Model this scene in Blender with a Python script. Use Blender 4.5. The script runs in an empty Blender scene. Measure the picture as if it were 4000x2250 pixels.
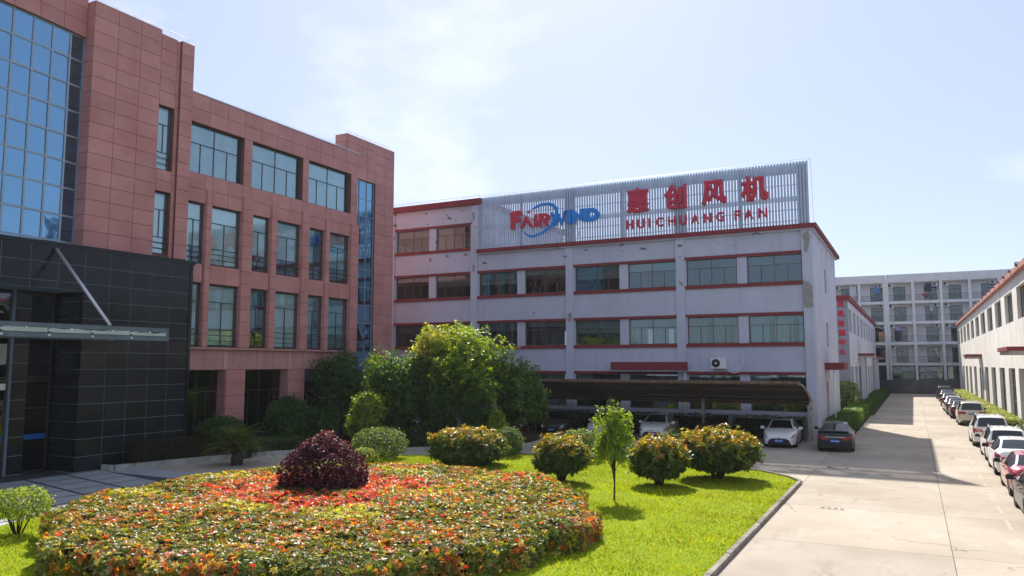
import bpy, math, random
import numpy as np
from mathutils import Vector

S = bpy.context.scene
COL = S.collection
R = math.radians

# ------------------------------------------------------------------ camera
cam = bpy.data.cameras.new('camera')
cam.sensor_width = 36.0
cam.lens = 26.908
cam.clip_start = 0.1
cam.clip_end = 3000
camo = bpy.data.objects.new('camera', cam)
COL.objects.link(camo)
camo.location = (0, 0, 4.6)
camo.rotation_euler = (R(90 + 5.655), R(0.0), R(27.5785))
S.camera = camo

# ------------------------------------------------------------------ sky, sun, exposure
SUN_EL, SUN_AZ = R(45.0), R(-25.5)          # azimuth from +Y towards +X
S.world = bpy.data.worlds.new('World')
S.world.use_nodes = True
wt = S.world.node_tree
for n in list(wt.nodes):
    wt.nodes.remove(n)
wo = wt.nodes.new('ShaderNodeOutputWorld')
bg = wt.nodes.new('ShaderNodeBackground')
bg.inputs[1].default_value = 0.073
sky = wt.nodes.new('ShaderNodeTexSky')
sky.sky_type = 'NISHITA'
sky.sun_disc = False
sky.sun_elevation = SUN_EL
sky.sun_rotation = SUN_AZ
sky.air_density = 0.9
sky.dust_density = 0.8
sky.ozone_density = 1.6
wtc = wt.nodes.new('ShaderNodeTexCoord')
wmap = wt.nodes.new('ShaderNodeMapping')
wmap.inputs['Scale'].default_value = (1.0, 1.0, 2.2)
wmap.inputs['Location'].default_value = (-0.30, -1.01, -2.89)
wno = wt.nodes.new('ShaderNodeTexNoise')
wno.inputs['Scale'].default_value = 1.7
wno.inputs['Detail'].default_value = 7
wno.inputs['Roughness'].default_value = 0.55
wra = wt.nodes.new('ShaderNodeMapRange')
wra.inputs['From Min'].default_value = 0.63
wra.inputs['From Max'].default_value = 0.74
wra.inputs['To Min'].default_value = 0.0
wra.inputs['To Max'].default_value = 0.55
wmx = wt.nodes.new('ShaderNodeMix')
wmx.data_type = 'RGBA'
wmx.inputs['B'].default_value = (8.6, 8.9, 9.4, 1)
whz = wt.nodes.new('ShaderNodeMix')
whz.data_type = 'RGBA'
whz.inputs['Factor'].default_value = 0.55
whz.inputs['B'].default_value = (5.5, 6.1, 6.9, 1)
wl_ = wt.links.new
wl_(wtc.outputs['Generated'], wmap.inputs['Vector'])
wl_(wmap.outputs[0], wno.inputs['Vector'])
wl_(wno.outputs['Fac'], wra.inputs['Value'])
wl_(wra.outputs['Result'], wmx.inputs['Factor'])
wl_(sky.outputs[0], whz.inputs['A'])
wl_(whz.outputs['Result'], wmx.inputs['A'])
wti = wt.nodes.new('ShaderNodeMix')
wti.data_type = 'RGBA'
wti.blend_type = 'MULTIPLY'
wti.inputs['Factor'].default_value = 1.0
wti.inputs['B'].default_value = (0.955, 0.965, 1.06, 1)
wl_(wmx.outputs['Result'], wti.inputs['A'])
wl_(wti.outputs['Result'], bg.inputs[0])
wl_(bg.outputs[0], wo.inputs[0])

sun = bpy.data.lights.new('sun', 'SUN')
sun.energy = 4.0
sun.angle = R(0.55)
sun.color = (1.0, 0.94, 0.84)
suno = bpy.data.objects.new('sun', sun)
COL.objects.link(suno)
SUN_DIR = Vector((math.sin(SUN_AZ) * math.cos(SUN_EL), math.cos(SUN_AZ) * math.cos(SUN_EL), math.sin(SUN_EL)))
suno.rotation_euler = SUN_DIR.to_track_quat('Z', 'Y').to_euler()
suno.location = SUN_DIR * 200

S.view_settings.view_transform = 'Standard'
S.view_settings.look = 'None'
S.view_settings.gamma = 1.0
S.view_settings.use_curve_mapping = False
S.view_settings.exposure = 0.98
S.render.engine = 'CYCLES'
S.cycles.use_denoising = True
S.cycles.max_bounces = 8
S.cycles.transparent_max_bounces = 12
S.cycles.sample_clamp_indirect = 6.0

# ------------------------------------------------------------------ helpers
WL = {}

def wloc(o):
    return WL[o.name] if o is not None else (0.0, 0.0, 0.0)

def link(name, data, parent=None, loc=(0, 0, 0)):
    """link an object whose world position is loc (parents are never rotated here)"""
    o = bpy.data.objects.new(name, data)
    COL.objects.link(o)
    if parent is not None:
        p = wloc(parent)
        o.parent = parent
        o.location = (loc[0] - p[0], loc[1] - p[1], loc[2] - p[2])
    else:
        o.location = loc
    WL[o.name] = tuple(loc)
    return o

def tag(o, label, cat, group=None, kind=None):
    o['label'] = label
    if cat:
        o['category'] = cat
    if group:
        o['group'] = group
    if kind:
        o['kind'] = kind
    return o

def thing(name, label, cat, loc, group=None):
    return tag(link(name, None, None, loc), label, cat, group)

def struct(o):
    o['kind'] = 'structure'
    return o

MESHC = {}
BOXF = [(0, 3, 2, 1), (4, 5, 6, 7), (0, 1, 5, 4), (1, 2, 6, 5), (2, 3, 7, 6), (3, 0, 4, 7)]

def bxv(x0, x1, y0, y1, z0, z1):
    return [(x0, y0, z0), (x1, y0, z0), (x1, y1, z0), (x0, y1, z0), (x0, y0, z1), (x1, y0, z1), (x1, y1, z1), (x0, y1, z1)]

def mesh(name, v, f, mat, smooth=False):
    m = bpy.data.meshes.new(name)
    m.from_pydata(v, [], f)
    m.materials.append(mat)
    if smooth:
        m.polygons.foreach_set('use_smooth', [True] * len(m.polygons))
    m.update()
    return m

def box(name, mat, x0, x1, y0, y1, z0, z1, parent=None):
    d = (round(abs(x1 - x0), 3), round(abs(y1 - y0), 3), round(abs(z1 - z0), 3))
    k = (mat.name,) + d
    if k not in MESHC:
        MESHC[k] = mesh(name, bxv(-d[0] / 2, d[0] / 2, -d[1] / 2, d[1] / 2, -d[2] / 2, d[2] / 2), BOXF, mat)
    return link(name, MESHC[k], parent, ((x0 + x1) / 2, (y0 + y1) / 2, (z0 + z1) / 2))

class MB:
    """collects solids into ONE mesh"""
    def __init__(s):
        s.v = []
        s.f = []
    def add(s, v, f):
        n = len(s.v)
        s.v += [tuple(p) for p in v]
        s.f += [tuple(i + n for i in q) for q in f]
        return s
    def box(s, x0, x1, y0, y1, z0, z1):
        return s.add(bxv(min(x0, x1), max(x0, x1), min(y0, y1), max(y0, y1), min(z0, z1), max(z0, z1)), BOXF)
    def tube(s, pts, rad, n=6, cap=True):
        pts = [Vector(p) for p in pts]
        if not hasattr(rad, '__len__'):
            rad = [rad] * len(pts)
        base = len(s.v)
        up = Vector((0.13, 0.27, 0.95))
        for i, p in enumerate(pts):
            d = (pts[min(i + 1, len(pts) - 1)] - pts[max(i - 1, 0)]).normalized()
            a = d.cross(up)
            if a.length < 1e-3:
                a = d.cross(Vector((1, 0, 0)))
            a.normalize()
            b = d.cross(a)
            for k in range(n):
                t = 2 * math.pi * k / n
                s.v.append(tuple(p + (a * math.cos(t) + b * math.sin(t)) * rad[i]))
        for i in range(len(pts) - 1):
            for k in range(n):
                k2 = (k + 1) % n
                s.f.append((base + i * n + k, base + i * n + k2, base + (i + 1) * n + k2, base + (i + 1) * n + k))
        if cap:
            s.f.append(tuple(base + k for k in range(n))[::-1])
            s.f.append(tuple(base + (len(pts) - 1) * n + k for k in range(n)))
        return s
    def prism(s, poly, axis, a0, a1):
        """poly: 2-D points; axis 'y': (x,z) from y=a0 to a1; 'x': (y,z); 'z': (x,y)"""
        n = len(poly)
        def P(p, a):
            return (p[0], a, p[1]) if axis == 'y' else (a, p[0], p[1]) if axis == 'x' else (p[0], p[1], a)
        v = [P(p, a0) for p in poly] + [P(p, a1) for p in poly]
        f = [tuple(range(n)), tuple(range(2 * n - 1, n - 1, -1))] + [(i, i + n, (i + 1) % n + n, (i + 1) % n) for i in range(n)]
        return s.add(v, f)
    def build(s, name, mat, parent=None, loc=None, smooth=False):
        if loc is None:
            loc = wloc(parent) if parent is not None else (0, 0, 0)
        v = [(p[0] - loc[0], p[1] - loc[1], p[2] - loc[2]) for p in s.v]
        m = mesh(name, v, s.f, mat, smooth)
        import bmesh
        bm = bmesh.new()
        bm.from_mesh(m)
        bmesh.ops.recalc_face_normals(bm, faces=bm.faces)
        bm.to_mesh(m)
        bm.free()
        return link(name, m, parent, loc)

# ------------------------------------------------------------------ materials
def nt(name):
    m = bpy.data.materials.new(name)
    m.use_nodes = True
    t = m.node_tree
    return m, t, t.nodes, t.links.new, t.nodes['Principled BSDF']

def mixc(t, a, b, fac, mode='MIX'):
    n = t.nodes.new('ShaderNodeMix')
    n.data_type = 'RGBA'
    n.blend_type = mode
    for key, val in (('A', a), ('B', b), ('Factor', fac)):
        if isinstance(val, bpy.types.NodeSocket):
            t.links.new(val, n.inputs[key])
        else:
            n.inputs[key].default_value = val if key == 'Factor' else (*val, 1)
    return n.outputs['Result']

def rng(t, sock, a, b, c=0.0, d=1.0):
    n = t.nodes.new('ShaderNodeMapRange')
    t.links.new(sock, n.inputs['Value'])
    n.inputs['From Min'].default_value = a
    n.inputs['From Max'].default_value = b
    n.inputs['To Min'].default_value = c
    n.inputs['To Max'].default_value = d
    return n.outputs['Result']

def noise(t, scale, detail=5, stretch=(1, 1, 1), rough=0.55, loc=(0, 0, 0)):
    g = t.nodes.new('ShaderNodeNewGeometry')
    mp = t.nodes.new('ShaderNodeMapping')
    mp.inputs['Scale'].default_value = stretch
    mp.inputs['Location'].default_value = loc
    n = t.nodes.new('ShaderNodeTexNoise')
    n.inputs['Scale'].default_value = scale
    n.inputs['Detail'].default_value = detail
    n.inputs['Roughness'].default_value = rough
    t.links.new(g.outputs['Position'], mp.inputs['Vector'])
    t.links.new(mp.outputs[0], n.inputs['Vector'])
    return n.outputs['Fac']

def pm(name, c1, c2=None, scale=1.5, rough=0.7, spec=0.4, metal=0.0, bump=0.0, bscale=30, rnd=0.0, coat=0.0, grain=0.0, streak=None):
    m, t, N, L, b = nt(name)
    b.inputs['Roughness'].default_value = rough
    b.inputs['Specular IOR Level'].default_value = spec
    b.inputs['Metallic'].default_value = metal
    if coat:
        b.inputs['Coat Weight'].default_value = coat
        b.inputs['Coat Roughness'].default_value = 0.04
    col = None
    if c2 is not None:
        col = mixc(t, c1, c2, rng(t, noise(t, scale, 6), 0.32, 0.68))
    else:
        col = mixc(t, c1, c1, 0.0)
    if grain:
        col = mixc(t, col, (0, 0, 0), rng(t, noise(t, 90, 3), 0.45, 0.75, 0.0, grain))
    if streak:
        col = mixc(t, col, streak[0], rng(t, noise(t, 1.0, 6, stretch=streak[2]), streak[1], streak[1] + 0.22, 0.0, streak[3]))
    if rnd:
        oi = N.new('ShaderNodeObjectInfo')
        col = mixc(t, col, mixc(t, (1 - rnd,) * 3, (1 + rnd,) * 3, oi.outputs['Random']), 1.0, 'MULTIPLY')
    L(col, b.inputs['Base Color'])
    if bump:
        bn = N.new('ShaderNodeBump')
        bn.inputs['Strength'].default_value = bump
        bn.inputs['Distance'].default_value = 0.01
        L(noise(t, bscale, 6), bn.inputs['Height'])
        L(bn.outputs[0], b.inputs['Normal'])
    return m

def glass(name, tint, refl, base, rough=0.015, wob=0.02, blend=.35):
    """window pane: tinted transmission under a coated, slightly wavy reflecting surface"""
    m, t, N, L, b = nt(name)
    N.remove(b)
    tr = N.new('ShaderNodeBsdfTransparent')
    tr.inputs[0].default_value = (*tint, 1)
    gl = N.new('ShaderNodeBsdfGlossy')
    gl.inputs[0].default_value = (*refl, 1)
    gl.inputs['Roughness'].default_value = rough
    lw = N.new('ShaderNodeLayerWeight')
    lw.inputs['Blend'].default_value = blend
    bn = N.new('ShaderNodeBump')
    bn.inputs['Strength'].default_value = wob
    bn.inputs['Distance'].default_value = 0.5
    L(noise(t, 0.9, 2), bn.inputs['Height'])
    L(bn.outputs[0], gl.inputs['Normal'])
    mx = N.new('ShaderNodeMixShader')
    L(rng(t, lw.outputs['Fresnel'], 0.0, 1.0, base, 1.0), mx.inputs[0])
    L(tr.outputs[0], mx.inputs[1])
    L(gl.outputs[0], mx.inputs[2])
    L(mx.outputs[0], N['Material Output'].inputs[0])
    return m

def leafmat(name, trans=0.4, rough=0.38, spec=0.5, tmul=(1.25, 1.3, 0.55)):
    m, t, N, L, b = nt(name)
    at = N.new('ShaderNodeAttribute')
    at.attribute_name = 'col'
    L(at.outputs['Color'], b.inputs['Base Color'])
    b.inputs['Roughness'].default_value = rough
    b.inputs['Specular IOR Level'].default_value = spec
    tl = N.new('ShaderNodeBsdfTranslucent')
    L(mixc(t, at.outputs['Color'], tmul, 1.0, 'MULTIPLY'), tl.inputs[0])
    mx = N.new('ShaderNodeMixShader')
    mx.inputs[0].default_value = trans
    L(b.outputs[0], mx.inputs[1])
    L(tl.outputs[0], mx.inputs[2])
    L(mx.outputs[0], N['Material Output'].inputs[0])
    return m

def wallmat(name, c1, c2, patch, zlo, zhi):
    """old painted plaster: blotches, faint runs, flaked patches crowding the frieze, bare grey spots"""
    m, t, N, L, b = nt(name)
    b.inputs['Roughness'].default_value = 0.85
    b.inputs['Specular IOR Level'].default_value = 0.2
    col = mixc(t, c1, c2, rng(t, noise(t, 0.55, 7), 0.3, 0.7))
    col = mixc(t, col, (c2[0] * .72, c2[1] * .72, c2[2] * .72), rng(t, noise(t, 1.0, 5, stretch=(1.6, 1.6, 0.12)), 0.54, 0.78, 0, 0.5))
    g = N.new('ShaderNodeNewGeometry')
    sp = N.new('ShaderNodeSeparateXYZ')
    L(g.outputs['Position'], sp.inputs[0])
    band = rng(t, sp.outputs['Z'], zlo, zhi, 0.0, 0.095)
    ad = N.new('ShaderNodeMath')
    ad.operation = 'ADD'
    L(noise(t, 1.5, 5, stretch=(0.8, 0.8, 1.3), rough=0.62, loc=(3.1, 0, 1.7)), ad.inputs[0])
    L(band, ad.inputs[1])
    col = mixc(t, col, patch, rng(t, ad.outputs[0], 0.70, 0.712, 0, 0.9))
    L(col, b.inputs['Base Color'])
    bn = N.new('ShaderNodeBump')
    bn.inputs['Strength'].default_value = 0.25
    bn.inputs['Distance'].default_value = 0.01
    L(noise(t, 25, 5), bn.inputs['Height'])
    L(bn.outputs[0], b.inputs['Normal'])
    return m

M = {}
def sheetmat(name, c1, c2):
    """weathered translucent roofing sheet"""
    m, t, N, L, b = nt(name)
    col = mixc(t, c1, c2, rng(t, noise(t, 1.2, 6, stretch=(.5, 2, 2)), .35, .65))
    L(col, b.inputs['Base Color'])
    b.inputs['Roughness'].default_value = .5
    tl = N.new('ShaderNodeBsdfTranslucent')
    L(col, tl.inputs[0])
    mx = N.new('ShaderNodeMixShader')
    mx.inputs[0].default_value = .35
    L(b.outputs[0], mx.inputs[1])
    L(tl.outputs[0], mx.inputs[2])
    L(mx.outputs[0], N['Material Output'].inputs[0])
    return m
M['canopy'] = sheetmat('brown_translucent_sheet', (.17, .155, .14), (.12, .105, .09))
M['stone'] = pm('red_granite', (.52, .215, .195), (.61, .285, .26), .8, 0.6, 0.35, rnd=0.07, grain=.5, bump=.1)
M['stone_ledge'] = pm('red_granite_stained', (.48, .225, .21), (.58, .30, .28), 1.0, .65, .3, rnd=.06, grain=.45, streak=((.62, .52, .5), .60, (2.2, 2.2, .13), .8))
M['stone_back'] = pm('stone_joint', (.17, .07, .06), None, rough=.9)
M['granite'] = pm('black_granite', (.009, .012, .016), (.016, .02, .025), 6, 0.14, 0.24, rnd=.25, grain=.2)
M['grout'] = pm('pale_grout', (.30, .38, .46), None, rough=.8)
M['plaster'] = wallmat('grey_plaster', (.52, .54, .65), (.45, .47, .575), (.12, .13, .14), 10.9, 13.0)
M['plaster_b'] = wallmat('old_plaster', (.62, .63, .72), (.52, .53, .61), (.2, .2, .2), 20.0, 30.0)
M['cream'] = wallmat('cream_plaster', (.82, .79, .73), (.68, .64, .57), (.34, .31, .28), 30.0, 40.0)
M['dormwall'] = wallmat('dorm_plaster', (.80, .78, .78), (.68, .66, .66), (.3, .3, .3), 30.0, 40.0)
M['redband'] = pm('red_painted_band', (.24, .038, .045), (.19, .032, .04), 1.5, .75, .3, streak=((.10, .03, .03), .6, (1.5, 1.5, .3), .5))
M['redpink'] = pm('faded_red_paint', (.52, .26, .22), (.42, .17, .15), 2, .8, .2)
M['bronze'] = pm('bronze_frame', (.16, .10, .055), (.11, .07, .045), 2, .45, .5, metal=.3)
M['darkframe'] = pm('dark_bronze_frame', (.05, .04, .038), None, rough=.45, spec=.5)
M['blueframe'] = pm('aluminium_frame', (.30, .36, .42), None, rough=.4, metal=.4)
M['glass_red'] = glass('office_glass', (.88, .94, .94), (.72, .92, 1.0), .16, wob=.005, blend=.2)
M['glass_fac'] = glass('factory_glass', (.62, .69, .70), (.80, .94, 1.0), .09, wob=.02, blend=.18)
M['glass_blue'] = glass('blue_coated_glass', (.18, .36, .46), (.36, .68, .96), .48, wob=.012)
M['glass_dark'] = glass('dark_door_glass', (.30, .33, .33), (.8, .9, 1.0), .06)
M['blind'] = pm('window_blind', (.84, .85, .82), (.76, .78, .76), 1.2, .9, .1, rnd=.2)
M['curtain'] = pm('pale_curtain', (.62, .72, .74), (.45, .58, .62), 1.0, .9, .1, rnd=.25)
M['tealcurtain'] = pm('teal_curtain', (.42, .60, .60), (.28, .44, .45), 1.2, .9, .1, rnd=.25)
M['deepcurtain'] = pm('deep_teal_curtain', (.20, .32, .32), (.13, .21, .22), 1.2, .9, .1, rnd=.2)
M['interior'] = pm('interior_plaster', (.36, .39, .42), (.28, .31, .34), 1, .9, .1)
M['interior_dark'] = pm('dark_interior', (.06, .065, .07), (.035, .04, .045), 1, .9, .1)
M['slat'] = pm('painted_aluminium_slat', (.43, .51, .65), (.38, .45, .59), 1.0, .5, .4, rnd=.08)
M['canopysteel'] = pm('dark_blue_steel', (.13, .17, .21), (.10, .13, .165), 2, .4, .4, metal=.3)
M['steel'] = pm('painted_steel', (.46, .53, .62), (.40, .46, .55), 2, .5, .4)
M['signred'] = pm('red_sign_face', (.56, .03, .075), (.48, .028, .065), 2, .5, .4)
M['signblue'] = pm('blue_sign_face', (.01, .24, .72), (.01, .20, .62), 2, .45, .4)
M['signscarlet'] = pm('scarlet_sign_face', (.62, .008, .05), None, rough=.5)
M['lamp_white'] = pm('white_plastic', (.72, .72, .70), None, rough=.5)
M['rail'] = pm('galvanised_rail', (.55, .56, .58), None, rough=.4, metal=.6)
M['railing'] = pm('dark_railing', (.05, .055, .07), None, rough=.5)
def roadmat(name):
    """old poured concrete: broad ochre and grey blotches, fine speckle, worn wheel tracks, hairline cracks"""
    m, t, N, L, b = nt(name)
    b.inputs['Roughness'].default_value = .88
    b.inputs['Specular IOR Level'].default_value = .2
    col = mixc(t, (.445, .39, .325), (.345, .295, .235), rng(t, noise(t, .22, 9, rough=.62), .36, .64))
    col = mixc(t, col, (.48, .45, .41), rng(t, noise(t, .7, 9, stretch=(1, .45, 1), rough=.68, loc=(7, 3, 0)), .54, .72, 0, .7))
    col = mixc(t, col, (.27, .225, .175), rng(t, noise(t, .5, 10, stretch=(1.2, .5, 1), rough=.7, loc=(1, 9, 0)), .56, .70, 0, .65))
    col = mixc(t, col, (.20, .17, .14), rng(t, noise(t, 3.2, 8, rough=.72, loc=(4, 4, 0)), .62, .72, 0, .55))
    col = mixc(t, col, (.22, .19, .16), rng(t, noise(t, 45, 3), .5, .72, 0, .35))
    g = N.new('ShaderNodeNewGeometry')
    v = N.new('ShaderNodeTexVoronoi')
    v.feature = 'DISTANCE_TO_EDGE'
    v.inputs['Scale'].default_value = .16
    ad = N.new('ShaderNodeVectorMath')
    ad.operation = 'MULTIPLY_ADD'
    nn_ = N.new('ShaderNodeTexNoise')
    nn_.inputs['Scale'].default_value = .9
    nn_.inputs['Detail'].default_value = 8
    L(g.outputs['Position'], nn_.inputs['Vector'])
    L(nn_.outputs['Color'], ad.inputs[0])
    ad.inputs[1].default_value = (2.2, 2.2, 0)
    L(g.outputs['Position'], ad.inputs[2])
    L(ad.outputs[0], v.inputs['Vector'])
    crk = rng(t, v.outputs['Distance'], .0016, .0034, .7, 0)
    mm = N.new('ShaderNodeMath')
    mm.operation = 'MULTIPLY'
    L(crk, mm.inputs[0])
    L(rng(t, noise(t, .13, 2, loc=(2, 0, 0)), .50, .58), mm.inputs[1])
    col = mixc(t, col, (.12, .10, .085), mm.outputs[0])
    oi = N.new('ShaderNodeObjectInfo')
    col = mixc(t, col, mixc(t, (.93, .93, .94), (1.06, 1.05, 1.03), oi.outputs['Random']), 1.0, 'MULTIPLY')
    L(col, b.inputs['Base Color'])
    bn = N.new('ShaderNodeBump')
    bn.inputs['Strength'].default_value = .25
    bn.inputs['Distance'].default_value = .01
    L(noise(t, 14, 8), bn.inputs['Height'])
    L(bn.outputs[0], b.inputs['Normal'])
    return m
M['concrete'] = roadmat('concrete_road')
M['concrete_old'] = pm('concrete_road', (.52, .445, .355), (.42, .36, .29), 0.35, .85, .2, bump=.25, bscale=14, rnd=.05, grain=.25, streak=((.30, .25, .205), .50, (.22, 1.3, 1), .75))
M['cement'] = pm('bare_cement', (.34, .34, .31), (.24, .25, .23), 5, .9, .1)
M['joint'] = pm('tar_joint', (.12, .11, .10), None, rough=.9)
M['shade_grey'] = pm('shaded_plaster', (.30, .30, .35), (.25, .25, .30), 1.5, .9, .15)  # darker grey plaster colour that carries the shade of the hall's end wall
M['kerb_dirty'] = pm('dirty_kerb', (.30, .27, .235), (.17, .15, .13), 2.5, .9, .15, bump=.4, rnd=.2)
M['kerb'] = pm('kerb_stone', (.44, .42, .39), (.30, .29, .27), 3, .85, .2, bump=.3, rnd=.15)
M['paving'] = pm('grey_paving', (.40, .41, .42), (.33, .34, .35), 2, .7, .3, rnd=.1, grain=.25)
M['paving_dark'] = pm('dark_paving_strip', (.05, .055, .065), (.08, .08, .09), 3, .6, .4)
M['soil'] = pm('soil', (.055, .042, .028), (.085, .066, .042), 3, .95, .1, bump=.6, bscale=12)
M['turf'] = pm('turf', (.17, .24, .008), (.22, .28, .012), 2.2, .95, .1, bump=.8, bscale=35)
M['ground'] = pm('ground', (.16, .15, .13), (.12, .115, .10), .3, .95, .1)
M['bark'] = pm('bark', (.09, .065, .045), (.05, .038, .028), 12, .9, .15, bump=.6, bscale=25)
M['core_dark'] = pm('dark_core_fill', (.018, .02, .012), (.03, .026, .016), 8, .95, .1)  # dark fill for the solid cores inside foliage
M['leaf'] = leafmat('leaf', .5, .38, .4, (1.8, 1.7, .4))
M['leaf_gloss'] = leafmat('glossy_leaf', .42, .40, .45, (1.9, 1.45, .4))
M['leaf_dark'] = leafmat('burgundy_leaf', .30, .45, .25, (1.9, .8, .7))
M['grassm'] = leafmat('grass_blade', .55, .6, .15, (1.5, 1.35, .3))
M['rib_pale'] = pm('flaking_pale_rib', (.46, .42, .36), (.24, .15, .10), 4, .8, .2)
M['rust'] = pm('rusty_steel', (.20, .15, .11), (.13, .065, .035), 5, .8, .25)
M['postpaint'] = pm('worn_white_post', (.50, .47, .43), (.30, .20, .14), 3, .7, .3)
M['canopy_old'] = pm('brown_roof_sheet', (.12, .095, .07), (.085, .065, .045), 1.5, .55, .3, streak=((.25, .19, .12), .58, (.3, 3, 3), .5))
M['tyre'] = pm('tyre_rubber', (.018, .018, .018), None, rough=.8)
M['rim'] = pm('alloy_rim', (.45, .46, .48), None, rough=.3, metal=.8)
M['carglass'] = pm('car_glass', (.008, .010, .012), None, rough=.04, spec=.8)
M['carblack'] = pm('black_trim', (.015, .015, .016), None, rough=.5)
M['chrome'] = pm('chrome', (.7, .7, .72), None, rough=.12, metal=1)
M['tail'] = pm('red_lamp', (.28, .006, .03), None, rough=.1, spec=.6, coat=.6)
M['headlamp'] = pm('clear_lamp', (.45, .48, .52), (.25, .27, .3), 14, .12, .7, metal=.5)
M['plate'] = pm('blue_plate', (.01, .12, .55), None, rough=.4)
M['platechar'] = pm('plate_character', (.75, .77, .8), None, rough=.5)
M['ocean'] = pm('blue_door_strip', (.006, .12, .42), None, rough=.4)
M['yellowline'] = pm('worn_yellow_line', (.47, .395, .28), (.42, .36, .28), 3, .85, .2)
M['boundary'] = pm('grimy_wall', (.12, .125, .13), (.07, .075, .08), 1, .9, .15)
M['cardboard'] = pm('tan_board', (.45, .27, .16), None, rough=.8)
M['cloth_blue'] = pm('blue_cloth', (.08, .22, .50), None, rough=.9)
M['cloth_white'] = pm('white_cloth', (.62, .64, .68), None, rough=.9)
M['cloth_dark'] = pm('dark_cloth', (.03, .035, .07), None, rough=.9)
M['cloth_red'] = pm('red_cloth', (.40, .06, .09), None, rough=.9)
M['cloth_lilac'] = pm('lilac_cloth', (.40, .32, .55), None, rough=.9)
M['blue_barrel'] = pm('blue_plastic', (.04, .25, .5), None, rough=.5)

def paint(name, c, metal=0.0, rough=.35):
    return pm('paint_' + name, c, None, rough=rough, spec=.5 if max(c) > .2 else .3, metal=metal, coat=1.0 if max(c) > .2 else .45)

# ================================================================== SETTING: ground, road, lawn, beds
random.seed(7)
RNG = np.random.default_rng(11)
struct(MB().add([(-900, -300, -.05), (900, -300, -.05), (900, 1500, -.05), (-900, 1500, -.05)], [(0, 1, 2, 3)]).build('ground', M['ground']))

road = struct(link('road', None, None, (0, 0, 0)))
def slab(x0, x1, y0, y1, g=.018):
    box('concrete_slab', M['concrete'], x0 + g / 2, x1 - g / 2, y0 + g / 2, y1 - g / 2, -.15, 0, road)
MB().box(-34, 6, -12, 134.4, -.16, -.02).build('joint_filler', M['joint'], road)
yy = [-12 + 5.6 * i for i in range(27)]
for a, b in zip(yy[:-1], yy[1:]):
    if b > 134.5:
        b = 134.5
    if a < 134:
        slab(.63, 6.0, a, b)
        slab(-4.04, .63, a, b)
for x0, x1 in ((-9.6, -4.04), (-15.2, -9.6), (-20.8, -15.2), (-26.4, -20.8)):
    for y0, y1 in ((32.5, 37.7), (37.7, 43.3), (43.3, 50.0)):
        slab(x0, x1, y0, y1)
for x0, x1 in ((-28.2, -23.0), (-33.4, -28.2)):
    for y0, y1 in ((26.4, 32.5), (23.2, 26.4)):
        slab(x0, x1, y0, y1, .006)
slab(-26.4, -20.5, 30.0, 32.5)
slab(-5.1, -4.04, 50.0, 76, .01)
# entrance paving: pale slabs laid between darker strips, turned a little off the facade
pav = struct(link('entrance_paving', None, None, (-27.5, 17.0, 0)))
MB().box(-34, -20.2, 3.0, 23.2, -.16, -.006).build('paving_bed', M['paving_dark'], pav)
ca, sa = math.cos(R(-12)), math.sin(R(-12))
uu = [-31.6 + 1.30 * i for i in range(10)]
vv = [4.0 + 1.62 * i for i in range(12)]
for i in range(len(uu) - 1):
    for j in range(len(vv) - 1):
        x0, x1 = uu[i] + .07, uu[i + 1] - .07
        def sh(x, y):
            return (x, min(23.1, y + (x + 31.6) * -0.20))
        p = [sh(x0, vv[j] + .08), sh(x1, vv[j] + .08), sh(x1, vv[j + 1] - .08), sh(x0, vv[j + 1] - .08)]
        if p[0][1] > 22.9:
            continue
        MB().prism(p, 'z', -.1, 0.0).build('paving_slab', M['paving'], pav, (x0, vv[j], 0))
for i in range(3):
    box('paving_slab', M['paving'], -31.5 + i * 2.4, -29.15 + i * 2.4, 21.6, 23.15, -.1, .002, pav)

def inside(poly, x, y):
    c = np.zeros(np.shape(x), bool)
    n = len(poly)
    for i in range(n):
        x0, y0 = poly[i]
        x1, y1 = poly[(i + 1) % n]
        k = ((y0 > y) != (y1 > y)) & (x < (x1 - x0) * (y - y0) / (y1 - y0 + 1e-12) + x0)
        c ^= k
    return c

LAWN = [(-4.17, -4), (-4.17, 31.9), (-4.7, 32.9), (-6.0, 34.2), (-9, 34.9), (-14, 35.1), (-18.5, 34.9), (-21.5, 32.6), (-24.4, 31.2), (-25.2, 28), (-24.9, 22), (-24.2, 17), (-23.6, 14.7), (-22.9, 12.8), (-21.5, 8), (-19.5, 0), (-18, -4)]
m_ = MB()
m_.prism(LAWN, 'z', -.05, .07)
lawn = struct(m_.build('lawn', M['turf']))

def kerbline(name, pts, w, z0, z1, ln, mat, side=1):
    """row of single kerb stones along a polyline"""
    root = struct(link(name, None, None, (pts[0][0], pts[0][1], 0)))
    for (xa, ya), (xb, yb) in zip(pts[:-1], pts[1:]):
        d = math.hypot(xb - xa, yb - ya)
        n = max(1, round(d / ln))
        ux, uy = (xb - xa) / d, (yb - ya) / d
        px, py = -uy * w * side, ux * w * side
        for k in range(n):
            a, b = d * k / n + .008, d * (k + 1) / n - .008
            j = random.uniform(-.012, .012)
            h = z1 + random.uniform(-.012, .012)
            q = [(xa + ux * a + px * j, ya + uy * a + py * j), (xa + ux * b, ya + uy * b), (xa + ux * b + px, ya + uy * b + py), (xa + ux * a + px, ya + uy * a + py)]
            MB().prism(q, 'z', z0, h).build('kerb_stone', mat, root, ((q[0][0] + q[2][0]) / 2, (q[0][1] + q[2][1]) / 2, 0))
    return root
kerbline('lawn_kerb', [(-4.04, 6), (-4.04, 31.9), (-4.6, 32.95), (-5.95, 34.3), (-9, 35.0), (-14, 35.2), (-18.5, 35.0)], .13, -.05, .13, .98, M['kerb_dirty'])
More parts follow.
